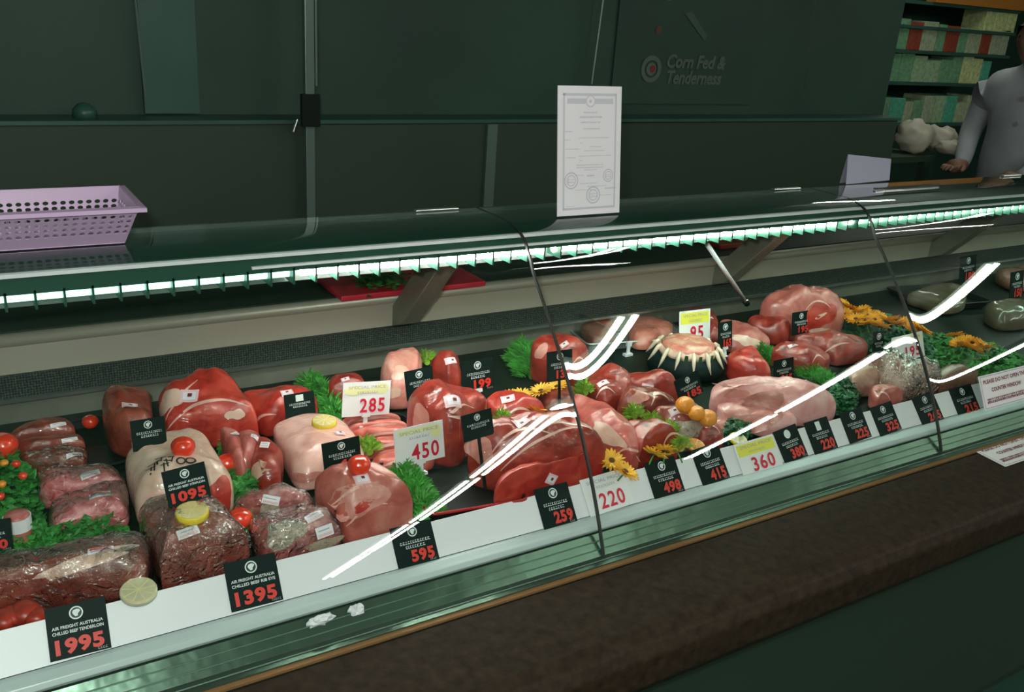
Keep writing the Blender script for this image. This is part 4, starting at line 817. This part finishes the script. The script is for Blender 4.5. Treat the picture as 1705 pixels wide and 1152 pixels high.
sign((281, 846), (352, 826), (263, 788), None, 18, 'black', '1095', 'black sign leaning on the cream fat-covered loin above the lemon slice', g, ('AIR FREIGHT AUSTRALIA', 'CHILLED BEEF STRIPLOIN'), hb=.10, seed=22)
sign((476, 698), (526, 689), (468, 659), None, 12, 'black', '', 'small black sign with a square white emblem above the pale fat cap', g, hb=.05, seed=23, emblem='square')
sign((541, 791), (603, 776), (537, 739), None, 12, 'black', '40', 'black sign behind the tomato on the rump', g, hb=.075, seed=24)
sign((569, 695), (648, 689), (568, 638), None, 8, 'pale', '285', 'white SPECIAL PRICE sign 285 near the stainless rear wall', g, hb=.045, seed=25, clip=True, pw=.62, px_=.62)
sign((660, 780), (741, 760), (645, 719), None, 10, 'corner', '450', 'white SPECIAL PRICE sign 450 over the overlapping chops', g, hb=.035, seed=26, clip=True, pw=.66, px_=.60)
sign((678, 668), (724, 657), (670, 620), None, 10, 'black', '159', 'black price sign in front of the pink rack at the rear', g, hb=.06, seed=27)
sign((771, 656), (822, 646), (765, 603), None, 10, 'black', '199', 'black price sign 199 on a white clip at the rear', g, hb=.06, seed=28, clip=True)
sign((773, 737), (823, 722), (768, 693), None, 12, 'black', '', 'black sign between the big joint and the longest joint', g, hb=.10, seed=29)
sign((911, 637), (953, 630), (909, 587), None, 10, 'black', '139', 'black price sign crossed by the glass joint in front of a dark joint', g, hb=.085, seed=30)
sign((1133, 674), (1172, 654), (1112, 640), None, 20, 'black', '185', 'small tilted black sign below the crown roast', g, hb=.075, seed=31)
sign((1196, 583), (1219, 578), (1191, 539), None, 10, 'black', '165', 'narrow black price sign in front of the leg of lamb', g, hb=.02, seed=32, clip=True)
sign((1318, 559), (1347, 554), (1312, 522), None, 10, 'black', '195', 'black price sign in front of the large whole leg', g, hb=.03, seed=33)
sign((1288, 642), (1321, 635), (1280, 602), None, 12, 'black', '265', 'black price sign beside the green leaf strip behind the pork loin', g, hb=.05, seed=34)
sign((1131, 574), (1182, 567), (1115, 521), None, 12, 'yellow', '95', 'white and yellow SPECIAL PRICE sign 95 behind the crown roast', g, hb=.03, seed=35, pw=.5, px_=.55)
sign((1489, 605), (1540, 592), (1471, 566), None, 20, 'corner', '195', 'white price sign 195 crossed by the white reflection at right', g, hb=.06, seed=36, pw=.55, px_=.62)
sign((1452, 598), (1470, 594), (1446, 555), None, 10, 'black', '', 'tiny dark sign left of the white 195 sign', g, hb=.04, seed=37)
sign((-52, 925), (21, 914), (-56, 872), None, 14, 'black', '1200', 'black sign cut by the left edge of the photo beside the parsley', g, hb=.03, seed=38)
sign((1597, 472), (1624, 466), (1590, 430), None, 10, 'black', '180', 'dim black sign with red price past the second glass joint at the rear', g, hb=.03, seed=39)
sign((1680, 500), (1702, 495), (1676, 455), None, 10, 'black', '150', 'dim black sign with red price at the far right edge', g, hb=.03, seed=40)
# clip left standing by the mince tray
q = ondeck(1045, 592); b = MB(); b.box((-.011, -.006, .0), (.011, .006, .006)); b.box((-.004, -.002, .006), (.004, .002, .03)); b.box((-.007, -.003, .024), (.007, .003, .036)); o = b.build('sign_clip', white_pl); o.location = (q[0], q[1], q[2]); tag(o, 'empty white clip stand in front of the mince', 'clip')

# notices "please do not open" on the glass and on the ledge
def notice(name, A, Bx, T, label, flat=False, n=3):
    ux = Bx - A; w_ = np.linalg.norm(ux); ux /= w_; v = T - A; v -= ux * (v @ ux); h_ = np.linalg.norm(v); v /= h_; uy = np.cross(v, ux)
    b = MB(); b.box((-w_ / 2, -.0003, 0), (w_ / 2, .0004, h_)); o = b.build(name, card_white); c = (A + Bx) / 2
    o.matrix_world = Matrix(((ux[0], uy[0], v[0], c[0]), (ux[1], uy[1], v[1], c[1]), (ux[2], uy[2], v[2], c[2]), (0, 0, 0, 1)))
    tag(o, label, 'notice'); e = MB(); y = -.0009
    fit_text(e, 'PLEASE DO NOT OPEN THE', 0, h_ * .80, w_ * .86, h_ * .12, y=y, off=.03); fit_text(e, 'COUNTER WINDOW', 0, h_ * .54, w_ * .6, h_ * .12, y=y, off=.03)
    scribble(e, 0, h_ * .24, w_ * .84, h_ * .15, y=y, n=26, seed=3); scribble(e, 0, h_ * .24 + .001, w_ * .8, h_ * .1, y=y - .0001, n=20, seed=4); e.build('lettering', ink_maroon, o)
    e = MB()
    for (x0_, z0_, x1_, z1_) in ((-.48, .03, .48, .05), (-.48, .95, .48, .97), (-.48, .03, -.472, .97), (.472, .03, .48, .97)): rect(e, w_ * x0_, h_ * z0_, w_ * x1_, h_ * z1_, y=y)
    e.build('border', ink_grey, o)
    return o
def gpt(px, py):          # point on the glass
    d = ray(px, py); t = 1.2
    for _ in range(30):
        F = C0[1] + t * d[1] - gy(C0[2] + t * d[2]); dF = d[1] - (1.344 * (C0[2] + t * d[2]) - .644) * d[2]; t -= F / dF
    return C0 + d * (t - .004)
A = gpt(1650, 681); T = gpt(1618, 630); A[0] = T[0] = (A[0] + T[0]) / 2
Bx = A + np.array([.20, 0, 0])
notice('glass_notice', A, Bx, T, 'white notice with maroon capitals stuck inside the glass at far right')
A = onz(1674, 777, .7515); T = onz(1620, 747, .7555); T[0] = A[0]
notice('ledge_notice', A, A + np.array([.20, 0, 0]), T, 'white notice with maroon capitals lying on the brown ledge at far right')

# ------------------------------------------------------------------ greenery, flowers and fruit
def blades(name, path, wdt, hgt, m, label, n, cat='grass strip', kind='stuff', h0=0.0, curl=.6, seed=0, bl=.018, bw=.0013):
    rn = random.Random(seed); pts = [ondeck(*q, h0) for q in path]; seg = [np.linalg.norm(pts[i + 1] - pts[i]) for i in range(len(pts) - 1)]; tot = sum(seg)
    b = MB(); b.cur = 0
    for _ in range(n):
        s = rn.random() * tot; i = 0
        while i < len(seg) - 1 and s > seg[i]: s -= seg[i]; i += 1
        f = min(1, s / seg[i]); c = pts[i] * (1 - f) + pts[i + 1] * f; d = (pts[i + 1] - pts[i]) / seg[i]; nn = np.array([-d[1], d[0], 0])
        lat = rn.uniform(-1, 1); z = hgt * (1 - lat * lat) * rn.uniform(.2, 1); q = c + nn * lat * wdt / 2; q[2] += z
        up = np.array([nn[0] * lat + rn.uniform(-curl, curl), nn[1] * lat + rn.uniform(-curl, curl), rn.uniform(.2, 1)]); up /= np.linalg.norm(up)
        sd = np.cross(up, [rn.uniform(-1, 1), rn.uniform(-1, 1), .3]); sd /= np.linalg.norm(sd) + 1e-6; L = bl * rn.uniform(.6, 1.2); w2 = bw * rn.uniform(.7, 1.4)
        tip = q + up * L; tip[2] -= L * .15
        b.add([q - sd * w2, q + sd * w2, q + up * L * .55 + sd * w2 * .8, tip, q + up * L * .55 - sd * w2 * .8], [(0, 1, 2, 3, 4)])
    # a low core that carries the blades
    for i in range(len(pts) - 1):
        b.tube([pts[i] + [0, 0, hgt * .15], pts[i + 1] + [0, 0, hgt * .15]], max(.004, wdt * .22), 7)
    return tag(b.build(name, m), label, cat, None, kind)
def leaves(name, poly, hgt, m, label, n, seed=0, size=.008, cat='parsley'):
    rn = random.Random(seed); pts = [ondeck(*q) for q in poly]; c = sum(pts) / len(pts); b = MB(); cur = []
    tris = [(c, pts[i], pts[(i + 1) % len(pts)]) for i in range(len(pts))]; ar = [np.linalg.norm(np.cross(t[1] - t[0], t[2] - t[0])) for t in tris]
    for _ in range(n):
        t = rn.choices(tris, ar)[0]; u, v = rn.random(), rn.random()
        if u + v > 1: u, v = 1 - u, 1 - v
        q = t[0] * (1 - u - v) + t[1] * u + t[2] * v; e = min(1, 2.2 * (1 - max(u + v, 0)) + .25); q = q.copy(); q[2] += hgt * e * rn.uniform(.25, 1)
        a = rn.uniform(0, 2 * PI); tl = rn.uniform(-.9, .9); s = size * rn.uniform(.6, 1.3)
        ex = np.array([math.cos(a), math.sin(a), tl * .6]); ey = np.array([-math.sin(a), math.cos(a), rn.uniform(-.7, .7)])
        k = 7; ring = []
        for j in range(k):
            th = 2 * PI * j / k; r = s * (1 if j % 2 else .62); zz = np.array([0, 0, s * rn.uniform(-.25, .25)])
            ring.append(q + ex * r * math.cos(th) + ey * r * math.sin(th) + zz)
        b.add([q + [0, 0, s * .25]] + ring, [(0, 1 + j, 1 + (j + 1) % k) for j in range(k)])
    b.add([p + [0, 0, .004] for p in pts] + [c + [0, 0, hgt * .5]], [(i, (i + 1) % len(pts), len(pts)) for i in range(len(pts))])
    return tag(b.build(name, m), label, cat, None, 'stuff')
leaves('parsley_bed', [(-30, 735), (30, 765), (70, 820), (75, 900), (60, 925), (-40, 940)], .05, parsley, 'deep green parsley bed at the far left edge', 1100, 1)
leaves('parsley_bed', [(70, 905), (205, 878), (215, 890), (60, 930)], .035, parsley, 'row of curly parsley between the marbled packs and the long loin', 500, 2, .006)
leaves('parsley_bed', [(372, 790), (400, 770), (430, 830), (440, 850), (385, 850)], .035, parsley, 'green parsley between the tomato and the aged steaks', 500, 3)
leaves('parsley_bed', [(405, 850), (425, 905), (432, 925), (408, 880)], .035, grassy, 'green leaves between the crinkled pack and the aged steaks', 220, 4)
leaves('parsley_bed', [(1395, 640), (1440, 625), (1420, 700), (1360, 690)], .04, darkleaf, 'dark leaves behind the rail signs right of the pork loin', 500, 5)
leaves('parsley_bed', [(1215, 700), (1260, 720), (1230, 745), (1195, 735)], .03, darkleaf, 'dark leaves right of the small dark joint', 260, 6)
leaves('leaf_bed', [(1385, 520), (1440, 520), (1550, 560), (1560, 600), (1480, 600), (1400, 560)], .03, darkleaf, 'dark green leaf bed below the orange flower row', 900, 7, .011, 'leaves')
leaves('leaf_bed', [(1545, 560), (1620, 575), (1705, 600), (1720, 640), (1600, 640), (1560, 620)], .035, parsley, 'green leaf bed right of the second glass joint', 800, 8, .011, 'leaves')
leaves('parsley_garnish', [(362, 745), (378, 738), (384, 752), (368, 762)], .025, parsley, 'small sprig between the cream loin and the long slices', 90, 9, .006)
blades('grass_strip', [(512, 640), (545, 668), (562, 700)], .045, .03, grassy, 'bright green plastic grass left of the 285 sign', 1500, seed=1)
blades('grass_strip', [(668, 800), (690, 835), (706, 866)], .06, .04, grassy, 'bright green plastic grass right of the front rump', 2000, seed=2)
blades('grass_strip', [(866, 596), (890, 632)], .06, .045, grassy, 'bushy green plastic grass behind the yellow flowers', 1900, seed=3, bl=.024)
blades('grass_strip', [(1262, 590), (1305, 608), (1380, 640)], .055, .025, grassy, 'long green grass strip behind the pork loin', 2200, seed=4)
blades('grass_strip', [(962, 655), (995, 690)], .035, .03, grassy, 'green grass strip right of the glass joint among red joints', 700, seed=5)
for i, (x, y) in enumerate([(968, 652), (1050, 692), (1080, 706), (1108, 720), (1128, 745)]):
    blades('grass_tuft', [(x, y), (x + 8, y + 5)], .028, .02, grass_y, ['yellow-green tuft by the white reflection and glass joint', 'lone yellow-green tuft between two long red joints', 'yellow-green tuft right of the lone tuft', 'yellow-green tuft left of the dark oxidised joint', 'yellow-green tuft above the 498 sign'][i], 260, 'grass tuft', 'stuff', .05, seed=20 + i)
blades('grass_tuft', [(706, 600), (712, 606)], .03, .02, grass_y, 'yellow-green tuft behind the pink rack', 220, 'grass tuft', 'stuff', .03, seed=31)
blades('grass_tuft', [(832, 700), (840, 706)], .03, .02, grass_y, 'yellow-green tuft right of the black sign in the middle', 220, 'grass tuft', 'stuff', .03, seed=32)
blades('grass_tuft', [(606, 742), (616, 756)], .03, .02, grass_y, 'yellow-green tuft at the left end of the chops', 240, 'grass tuft', 'stuff', .03, seed=33)
def flower_data(m, r, seed):
    rn = random.Random(seed); b = MB()
    for ring, (n, rr, z, tl) in enumerate([(19, r, .002, .12), (16, r * .80, .004, .32)]):
        for k in range(n):
            a = 2 * PI * (k + .5 * ring) / n + rn.uniform(-.06, .06); L = rr * rn.uniform(.88, 1.08); w2 = r * .10; u = np.array([math.cos(a), math.sin(a)]); v = np.array([-u[1], u[0]])
            P = []
            for (f, ww, zz) in ((.22, .5, 0), (.5, 1, .35), (.8, .9, .8), (1, .12, 1)):
                P.append([(*(u * L * f - v * w2 * ww), z + tl * L * zz), (*(u * L * f), z + tl * L * zz - .0012), (*(u * L * f + v * w2 * ww), z + tl * L * zz)])
            b.grid(P)
    return b
FL = {}
def flower(px, py, h, r, m, label, group, tilt, seed, cat='flower'):
    p = ondeck(px, py, h); root = empty('gerbera_flower', p); root.rotation_euler = (math.radians(tilt), math.radians((seed * 37) % 30 - 15), seed)
    tag(root, label, cat, group); key = (m.name, round(r, 3))
    if key not in FL:
        b = flower_data(m, r, seed); o = b.build('petals', m, root); b = MB(); b.lathe([(0, 0), (r * .30, 0), (r * .28, .003), (r * .15, .005), (0, .0055)], seg=14); c = b.build('flower_heart', seedm, root, True); b = MB(); b.tube([(0, 0, 0), (0.002, 0, -.022)], .0015, 6); s = b.build('stem', parsley, root); FL[key] = (o, c, s)
    else:
        for s in FL[key]: c = s.copy(); COL.objects.link(c); c.parent = root
for i, (x, y, tl, lb) in enumerate([(868, 662, 10, 'yellow gerbera above the red joint with sticker'), (880, 672, 20, 'yellow gerbera second from the top of the little row'), (893, 686, 24, 'yellow gerbera in front of the flat brown slab'), (852, 660, 10, 'yellow gerbera leftmost beside the sticker joint'), (928, 645, 20, 'yellow gerbera crossing behind the glass joint'), (901, 652, 15, 'small yellow gerbera left of the glass joint'),
                                    (1018, 768, 28, 'yellow gerbera left above the 220 sign'), (1040, 786, 28, 'yellow gerbera right above the 220 sign, touching the rail'), (1088, 758, 35, 'yellow gerbera behind the left corner of the 498 sign'), (1108, 752, 35, 'yellow gerbera behind the top of the 498 sign'), (1128, 752, 35, 'yellow gerbera behind the right corner of the 498 sign')]):
    flower(x, y, .045, .026, petal, lb, None, tl, i)
rowp = [(1338, 490), (1350, 492), (1362, 497), (1374, 502), (1386, 507), (1396, 513), (1405, 508), (1416, 514), (1424, 522), (1436, 518), (1446, 526), (1456, 533), (1466, 528), (1476, 536), (1486, 533), (1496, 540), (1508, 538), (1518, 545), (1528, 548), (1538, 552), (1466, 545), (1444, 540), (1425, 532), (1405, 524)]
for i, (x, y) in enumerate(rowp): flower(x, y, .062, .025, petal_o, 'orange gerbera in the long row behind the large leg', 'orange gerbera row', 25, i + 20)
for i, (x, y) in enumerate([(1590, 560), (1604, 568), (1618, 572), (1632, 575), (1622, 584), (1606, 578), (1642, 580), (1596, 572)]): flower(x, y, .058, .025, petal_o, 'orange gerbera in the short row right of the second glass joint', 'short orange gerbera row', 25, i + 60)

def fruit(px, py, h, r, m, name, label, cat, squash=.9, stem=False):
    p = ondeck(px, py, h); b = MB(); P = []
    for i in range(13):
        row = []
        for k in range(24):
            th = PI * i / 12; ph = 2 * PI * k / 24; rr = r * (1 + .03 * math.cos(5 * ph) * math.sin(th)); row.append((rr * math.sin(th) * math.cos(ph), rr * math.sin(th) * math.sin(ph), r * squash * math.cos(th) * (1 - .12 * math.exp(-(th / .35) ** 2))))
        row.append(row[0]); P.append(row)
    b.grid(P); o = b.build(name, m, None, True); o.location = p; tag(o, label, cat); return o
def on_meat(ob, px, py, dz):
    h, n = top_of(ob, px, py); return (np.array(h) if h is not None else ondeck(px, py, .1)) + np.array([0, 0, dz])
t = fruit(305, 750, .1, .0185, tomato, 'tomato', 'red tomato on top of the cream fat-covered loin', 'tomato'); t.location = on_meat(fl, 305, 752, .008)
fruit(378, 771, .035, .018, tomato, 'tomato', 'red tomato between the cream loin and the long slices', 'tomato')
fruit(400, 863, .04, .018, tomato, 'tomato', 'orange-red tomato left of the aged steaks', 'tomato')
t = fruit(598, 773, .1, .018, tomato, 'tomato', 'red tomato on the front rump below the black sign', 'tomato'); t.location = on_meat(rp, 598, 784, .010)
fruit(3, 742, .05, .024, tomato, 'tomato', 'dark red tomato at the left edge above the parsley', 'tomato')
fruit(150, 702, .02, .014, tomato, 'tomato', 'small red tomato behind the steak tray', 'tomato')
for i, (x, y) in enumerate([(27, 772), (7, 771), (38, 792), (3, 806), (0, 826)]):
    fruit(x, y, .052, .0065, [tomato, orange_m][i % 2], 'cherry_tomato', ['tiny red tomato near the top of the parsley bed', 'tiny orange tomato at the top left of the parsley', 'tiny red tomato right in the parsley bed', 'tiny orange tomato on the left of the parsley', 'lowest tiny tomato at the left edge'][i], 'cherry tomato')
fruit(1141, 674, .095, .0185, orange_m, 'small_orange', 'uppermost small orange beside the tilted black sign', 'orange'); fruit(1160, 688, .088, .0165, orange_m, 'small_orange', 'middle small orange of the three', 'orange'); fruit(1178, 696, .08, .0185, orange_m, 'small_orange', 'lowest small orange of the three', 'orange')
for i, (x, y, r) in enumerate([(18, 1026, .017), (40, 1020, .02), (60, 1026, .015), (5, 1032, .018)]):
    fruit(x, y, .02, r, mat('pepper_red_%d' % i, (.36, .03, .015), .35, var=.4, vscale=60), 'red_pepper', ['second', 'largest', 'rightmost', 'leftmost'][i] + ' small red pepper behind the rail at far left', 'pepper', .7)
def citrus(loc, r, th, tilt, rind, flesh, name, label, rz=0.0):
    root = empty(name, loc); root.rotation_euler = (math.radians(tilt), 0, rz); tag(root, label, 'citrus slice')
    b = MB(); b.lathe([(0, 0), (r * .9, 0), (r, th * .25), (r * 1.0, th * .8), (r * .965, th), (r * .88, th)], seg=32); b.build('rind', rind, root, True)
    b = MB(); n = 9
    for k in range(n):
        a0 = 2 * PI * k / n + .06; a1 = 2 * PI * (k + 1) / n - .06; am = (a0 + a1) / 2; rr = r * .86
        b.add([(r * .08 * math.cos(am), r * .08 * math.sin(am), th + .0012)] + [(rr * math.cos(a0 + (a1 - a0) * j / 5), rr * math.sin(a0 + (a1 - a0) * j / 5), th + .0012) for j in range(6)], [(0, 1 + j, 2 + j) for j in range(5)])
    b.build('flesh', flesh, root)
    b = MB(); b.lathe([(0, th * .5), (r * .9, th * .5), (r * .9, th + .0005), (0, th + .0005)], seg=32); b.build('pith', mat('pith_' + name + str(len(bpy.data.objects)), (.80, .70, .36), .5), root)
citrus(on_meat(pc, 540, 706, -.002), .0215, .010, 6, lemon_rind, lemon_flesh, 'lemon_slice', 'thick yellow lemon slice on the pale pink fat cap')
citrus(on_meat(bp, 320, 858, -.002), .0225, .011, 6, lemon_rind, lemon_flesh, 'lemon_slice', 'thick yellow lemon slice on the brown vacuum pack')
citrus(ondeck(231, 988, .028), .0235, .007, 14, lemon_pale, lemon_pale, 'lemon_slice', 'pale lemon slice standing behind the white rail at left')
citrus(ondeck(1157, 744, .03), .019, .006, 18, orange_m, orange_flesh, 'orange_slice', 'orange slice behind the 415 sign')
citrus(ondeck(1228, 734, .012), .019, .006, 18, lemon_rind, lemon_pale, 'lemon_slice', 'pale lemon slice behind the 360 sign')
# small jar-like pack at the left edge
q = ondeck(34, 905); b = MB(); b.lathe([(0, 0), (.016, 0), (.018, .01), (.018, .045), (.013, .052), (0, .053)], (q[0], q[1], q[2]), 20); o = b.build('small_pack', beef_pink, None, True); tag(o, 'small wrapped roll standing in the parsley at the left edge', 'small pack')
b = MB(); b.lathe([(.0186, .026), (.0186, .046)], (q[0], q[1], q[2]), 20); b.build('white_label', stick_white, o)

# ------------------------------------------------------------------ behind and above
def board():
    z = 1.0320; pts = [onz(520, 458, z), onz(565, 500, z), onz(805, 474, z), onz(765, 448, z)]
    c = sum(pts) / 4; a = pts[1]; d = pts[2]; ln = np.linalg.norm(d - a); 
    root = empty('cutting_board', (a[0], a[1], z)); tag(root, 'red cutting board on the worktop behind the counter', 'cutting board')
    b = MB(); b.box((0, -0.012, 0), (ln, .25, .012)); b.build('board', board_red, root, bevel=.003)
    p = onz(640, 474, z + .014); rn = random.Random(9); b = MB()
    for _ in range(240):
        q = np.array([p[0] + rn.gauss(0, .028), p[1] + rn.gauss(0.02, .03), z + .014 + rn.uniform(0, .018)]); s = .008; a_ = rn.uniform(0, 6.28); k = 6
        b.add([q + [0, 0, .003]] + [q + np.array([math.cos(a_ + j * 1.047), math.sin(a_ + j * 1.047), rn.uniform(-.3, .3)]) * s * (1 if j % 2 else .6) for j in range(k)], [(0, 1 + j, 1 + (j + 1) % k) for j in range(k)])
    tag(b.build('herb_sprig', parsley), 'dark green herbs lying on the red cutting board', 'herbs')
board()
q = onz(1225, 408, 1.03); b = MB(); b.box((-.09, -.03, -.009), (.05, .15, .004)); o = b.build('cutting_board', mat('board_orange', (.45, .06, .02), .4), None, bevel=.003); o.location = (q[0], q[1], 1.0400); tag(o, 'small orange-red board on the rear worktop beside the white rod', 'cutting board')
b = MB(); b.lathe([(0, 0), (.018, 0), (.02, .004), (.014, .02), (0, .022)], (q[0] + .015, q[1] + .0, 1.0445), 16); tag(b.build('white_cup', white_pl, None, True), 'small white cup on the orange-red board', 'cup')

# basket on the top glass
def basket():
    root = empty('plastic_basket', (0.05, 1.43, 1.2545)); tag(root, 'lilac perforated plastic basket on the counter top at left', 'basket')
    zt = .064; rimx0, rimx1 = -.28, .186; rimy0, rimy1 = -.072, .078; bx0, bx1 = -.25, .172; by0, by1 = -.020, .058
    def wall(A, Bp, Cp, D, nu, nv, name, solid=(.24, .82)):    # A,Bp bottom edge, D,Cp top edge ; holes between the solid bands
        A, Bp, Cp, D = map(np.array, (A, Bp, Cp, D)); b = MB()
        def P(u, v): return (A * (1 - u) + Bp * u) * (1 - v) + (D * (1 - u) + Cp * u) * v
        for (v0, v1) in ((0, solid[0]), (solid[1], 1)): b.add([P(0, v0), P(1, v0), P(1, v1), P(0, v1)], [(0, 1, 2, 3)])
        for i in range(nu):
            for j in range(nv):
                u0, u1 = i / nu, (i + 1) / nu; v0 = solid[0] + (solid[1] - solid[0]) * j / nv; v1 = solid[0] + (solid[1] - solid[0]) * (j + 1) / nv
                uc, vc = (u0 + u1) / 2, (v0 + v1) / 2; hu, hv = (u1 - u0) / 2, (v1 - v0) / 2
                o = [(1, 0), (1, 1), (0, 1), (-1, 1), (-1, 0), (-1, -1), (0, -1), (1, -1)]
                out = [P(uc + a * hu, vc + c * hv) for a, c in o]; inn = [P(uc + .70 * hu * math.cos(k * PI / 4), vc + .74 * hv * math.sin(k * PI / 4)) for k in range(8)]
                b.add(out + inn, [(k, (k + 1) % 8, 8 + (k + 1) % 8, 8 + k) for k in range(8)])
        o = b.build(name, lilac, root); s = o.modifiers.new('s', 'SOLIDIFY'); s.thickness = .0016; s.offset = 0
    wall((bx0, by0, .002), (bx1, by0, .002), (rimx1, rimy0, zt), (rimx0, rimy0, zt), 38, 4, 'front_wall')
    wall((bx0, by1, .002), (bx1, by1, .002), (rimx1, rimy1, zt), (rimx0, rimy1, zt), 38, 4, 'rear_wall', (.24, .74))
    wall((bx1, by0, .002), (bx1, by1, .002), (rimx1, rimy1, zt), (rimx1, rimy0, zt), 8, 4, 'end_wall', (.24, .80))
    wall((bx0, by0, .002), (bx0, by1, .002), (rimx0, rimy1, zt), (rimx0, rimy0, zt), 8, 4, 'end_wall', (.24, .80))
    b = MB(); b.box((bx0, by0, 0), (bx1, by1, .002)); b.build('bottom', lilac, root)
    b = MB(); o = .008; r = [(rimx0, rimy0), (rimx1, rimy0), (rimx1, rimy1), (rimx0, rimy1)]; q = [(rimx0 - o, rimy0 - o), (rimx1 + o, rimy0 - o), (rimx1 + o, rimy1 + o), (rimx0 - o, rimy1 + o)]
    b.add([(x, y, zt) for x, y in r] + [(x, y, zt - .001) for x, y in q] + [(x, y, zt - .006) for x, y in q], [(k, (k + 1) % 4, 4 + (k + 1) % 4, 4 + k) for k in range(4)] + [(4 + k, 4 + (k + 1) % 4, 8 + (k + 1) % 4, 8 + k) for k in range(4)])
    ob = b.build('rim', lilac, root); s = ob.modifiers.new('s', 'SOLIDIFY'); s.thickness = .0015
basket()

def certificate():
    A, Bx = onz(925, 360, 1.2545), onz(1034, 355, 1.2545); y = (A[1] + Bx[1]) / 2; x0, x1 = A[0], Bx[0]; w_ = x1 - x0; tl = ony(923, 145, y + .03); h_ = (tl[2] - 1.2545) * 1.02
    root = empty('certificate', ((x0 + x1) / 2, y, 1.2550)); root.rotation_euler = (math.radians(-8), 0, 0); tag(root, 'white certificate sheet with lilac border standing on the counter top', 'certificate')
    b = MB(); b.box((-w_ / 2, 0, 0), (w_ / 2, .0015, h_)); b.build('sheet', card_white, root)
    e = MB(); 
    for (a, c, d, f) in ((-.42, .045, .42, .062), (-.42, .925, .42, .945), (-.42, .045, -.395, .945), (.395, .045, .42, .945), (-.36, .865, -.07, .905), (.07, .865, .36, .905)): rect(e, w_ * a, h_ * c, w_ * d, h_ * f, y=-.0005)
    e.build('border', ink_pale, root)
    e = MB(); ar = w_
    disc(e, 0, h_ * .885, .011, seg=20, r0=.009, y=-.0008); disc(e, 0, h_ * .885, .003, y=-.0008)
    e.build('crest', ink_pale, root)
    for (cx, cz, r) in ((-.29, .275, .016), (.30, .305, .0125), (.06, .155, .0165)):
        e = MB(); disc(e, w_ * cx, h_ * cz, r, seg=24, r0=r * .84, y=-.0008); disc(e, w_ * cx, h_ * cz, r * .66, seg=20, r0=r * .55, y=-.0008); scribble(e, w_ * cx, h_ * cz, r, r * .5, y=-.0009, n=3, seed=int(cx * 50)); e.build('seal', ink_pale, root)
    e = MB()
    for k, (cx, cz, wd, hh) in enumerate([(0, .80, .2, .012), (0, .765, .34, .013), (0, .725, .30, .010), (.02, .675, .26, .009), (-.34, .655, .10, .008), (-.35, .59, .08, .007), (.06, .605, .48, .006), (-.14, .565, .03, .006), (-.28, .52, .2, .006), (.08, .535, .18, .006), (.07, .505, .32, .006), (-.30, .455, .13, .008), (.08, .465, .5, .006), (-.14, .43, .05, .006), (.0, .395, .42, .007), (.0, .375, .42, .007), (.02, .355, .2, .006), (-.16, .315, .12, .006), (.02, .31, .12, .012), (-.02, .25, .26, .006), (.12, .225, .3, .005), (-.1, .20, .26, .005), (.34, .205, .17, .010), (.26, .15, .2, .005), (-.3, .075, .12, .006)]):
        scribble(e, w_ * cx, h_ * cz, w_ * wd, h_ * hh, n=max(4, int(wd * 60)), seed=k, y=-.0008)
    e.build('lettering', ink_grey, root)
certificate()
A, Bx = onz(1409, 307, 1.2545), onz(1481, 300, 1.2545)
root = empty('folded_card', A); root.rotation_euler = (math.radians(-8), 0, math.atan2(Bx[1] - A[1], Bx[0] - A[0])); tag(root, 'blank pale folded card standing on the counter top at right', 'card')
L = np.linalg.norm(Bx - A); b = MB(); b.add([(0, 0, 0), (L, 0, 0), (L, 0, .055), (0, 0, .074), (0, .0015, 0), (L, .0015, 0), (L, .0015, .055), (0, .0015, .074)], [(0, 1, 2, 3), (4, 7, 6, 5), (0, 3, 7, 4), (1, 5, 6, 2), (3, 2, 6, 7)]); b.build('front_leaf', mat('card_lilac', (.42, .44, .56), .6), root)
b = MB(); b.add([(0, .0015, .0735), (L, .0015, .0545), (L, .022, .002), (0.004, .022, .002)], [(0, 1, 2, 3)]); b.build('rear_leaf', MATS['card_lilac'], root)
b = MB(); a_, c_ = onz(1476, 320, 1.255), onz(1588, 314, 1.255); b.box((a_[0], 1.435, 1.2545), (c_[0], 1.442, 1.2595)); tag(b.build('metal_strip', chrome), 'short bright metal strip on the counter top at far right', 'strip')
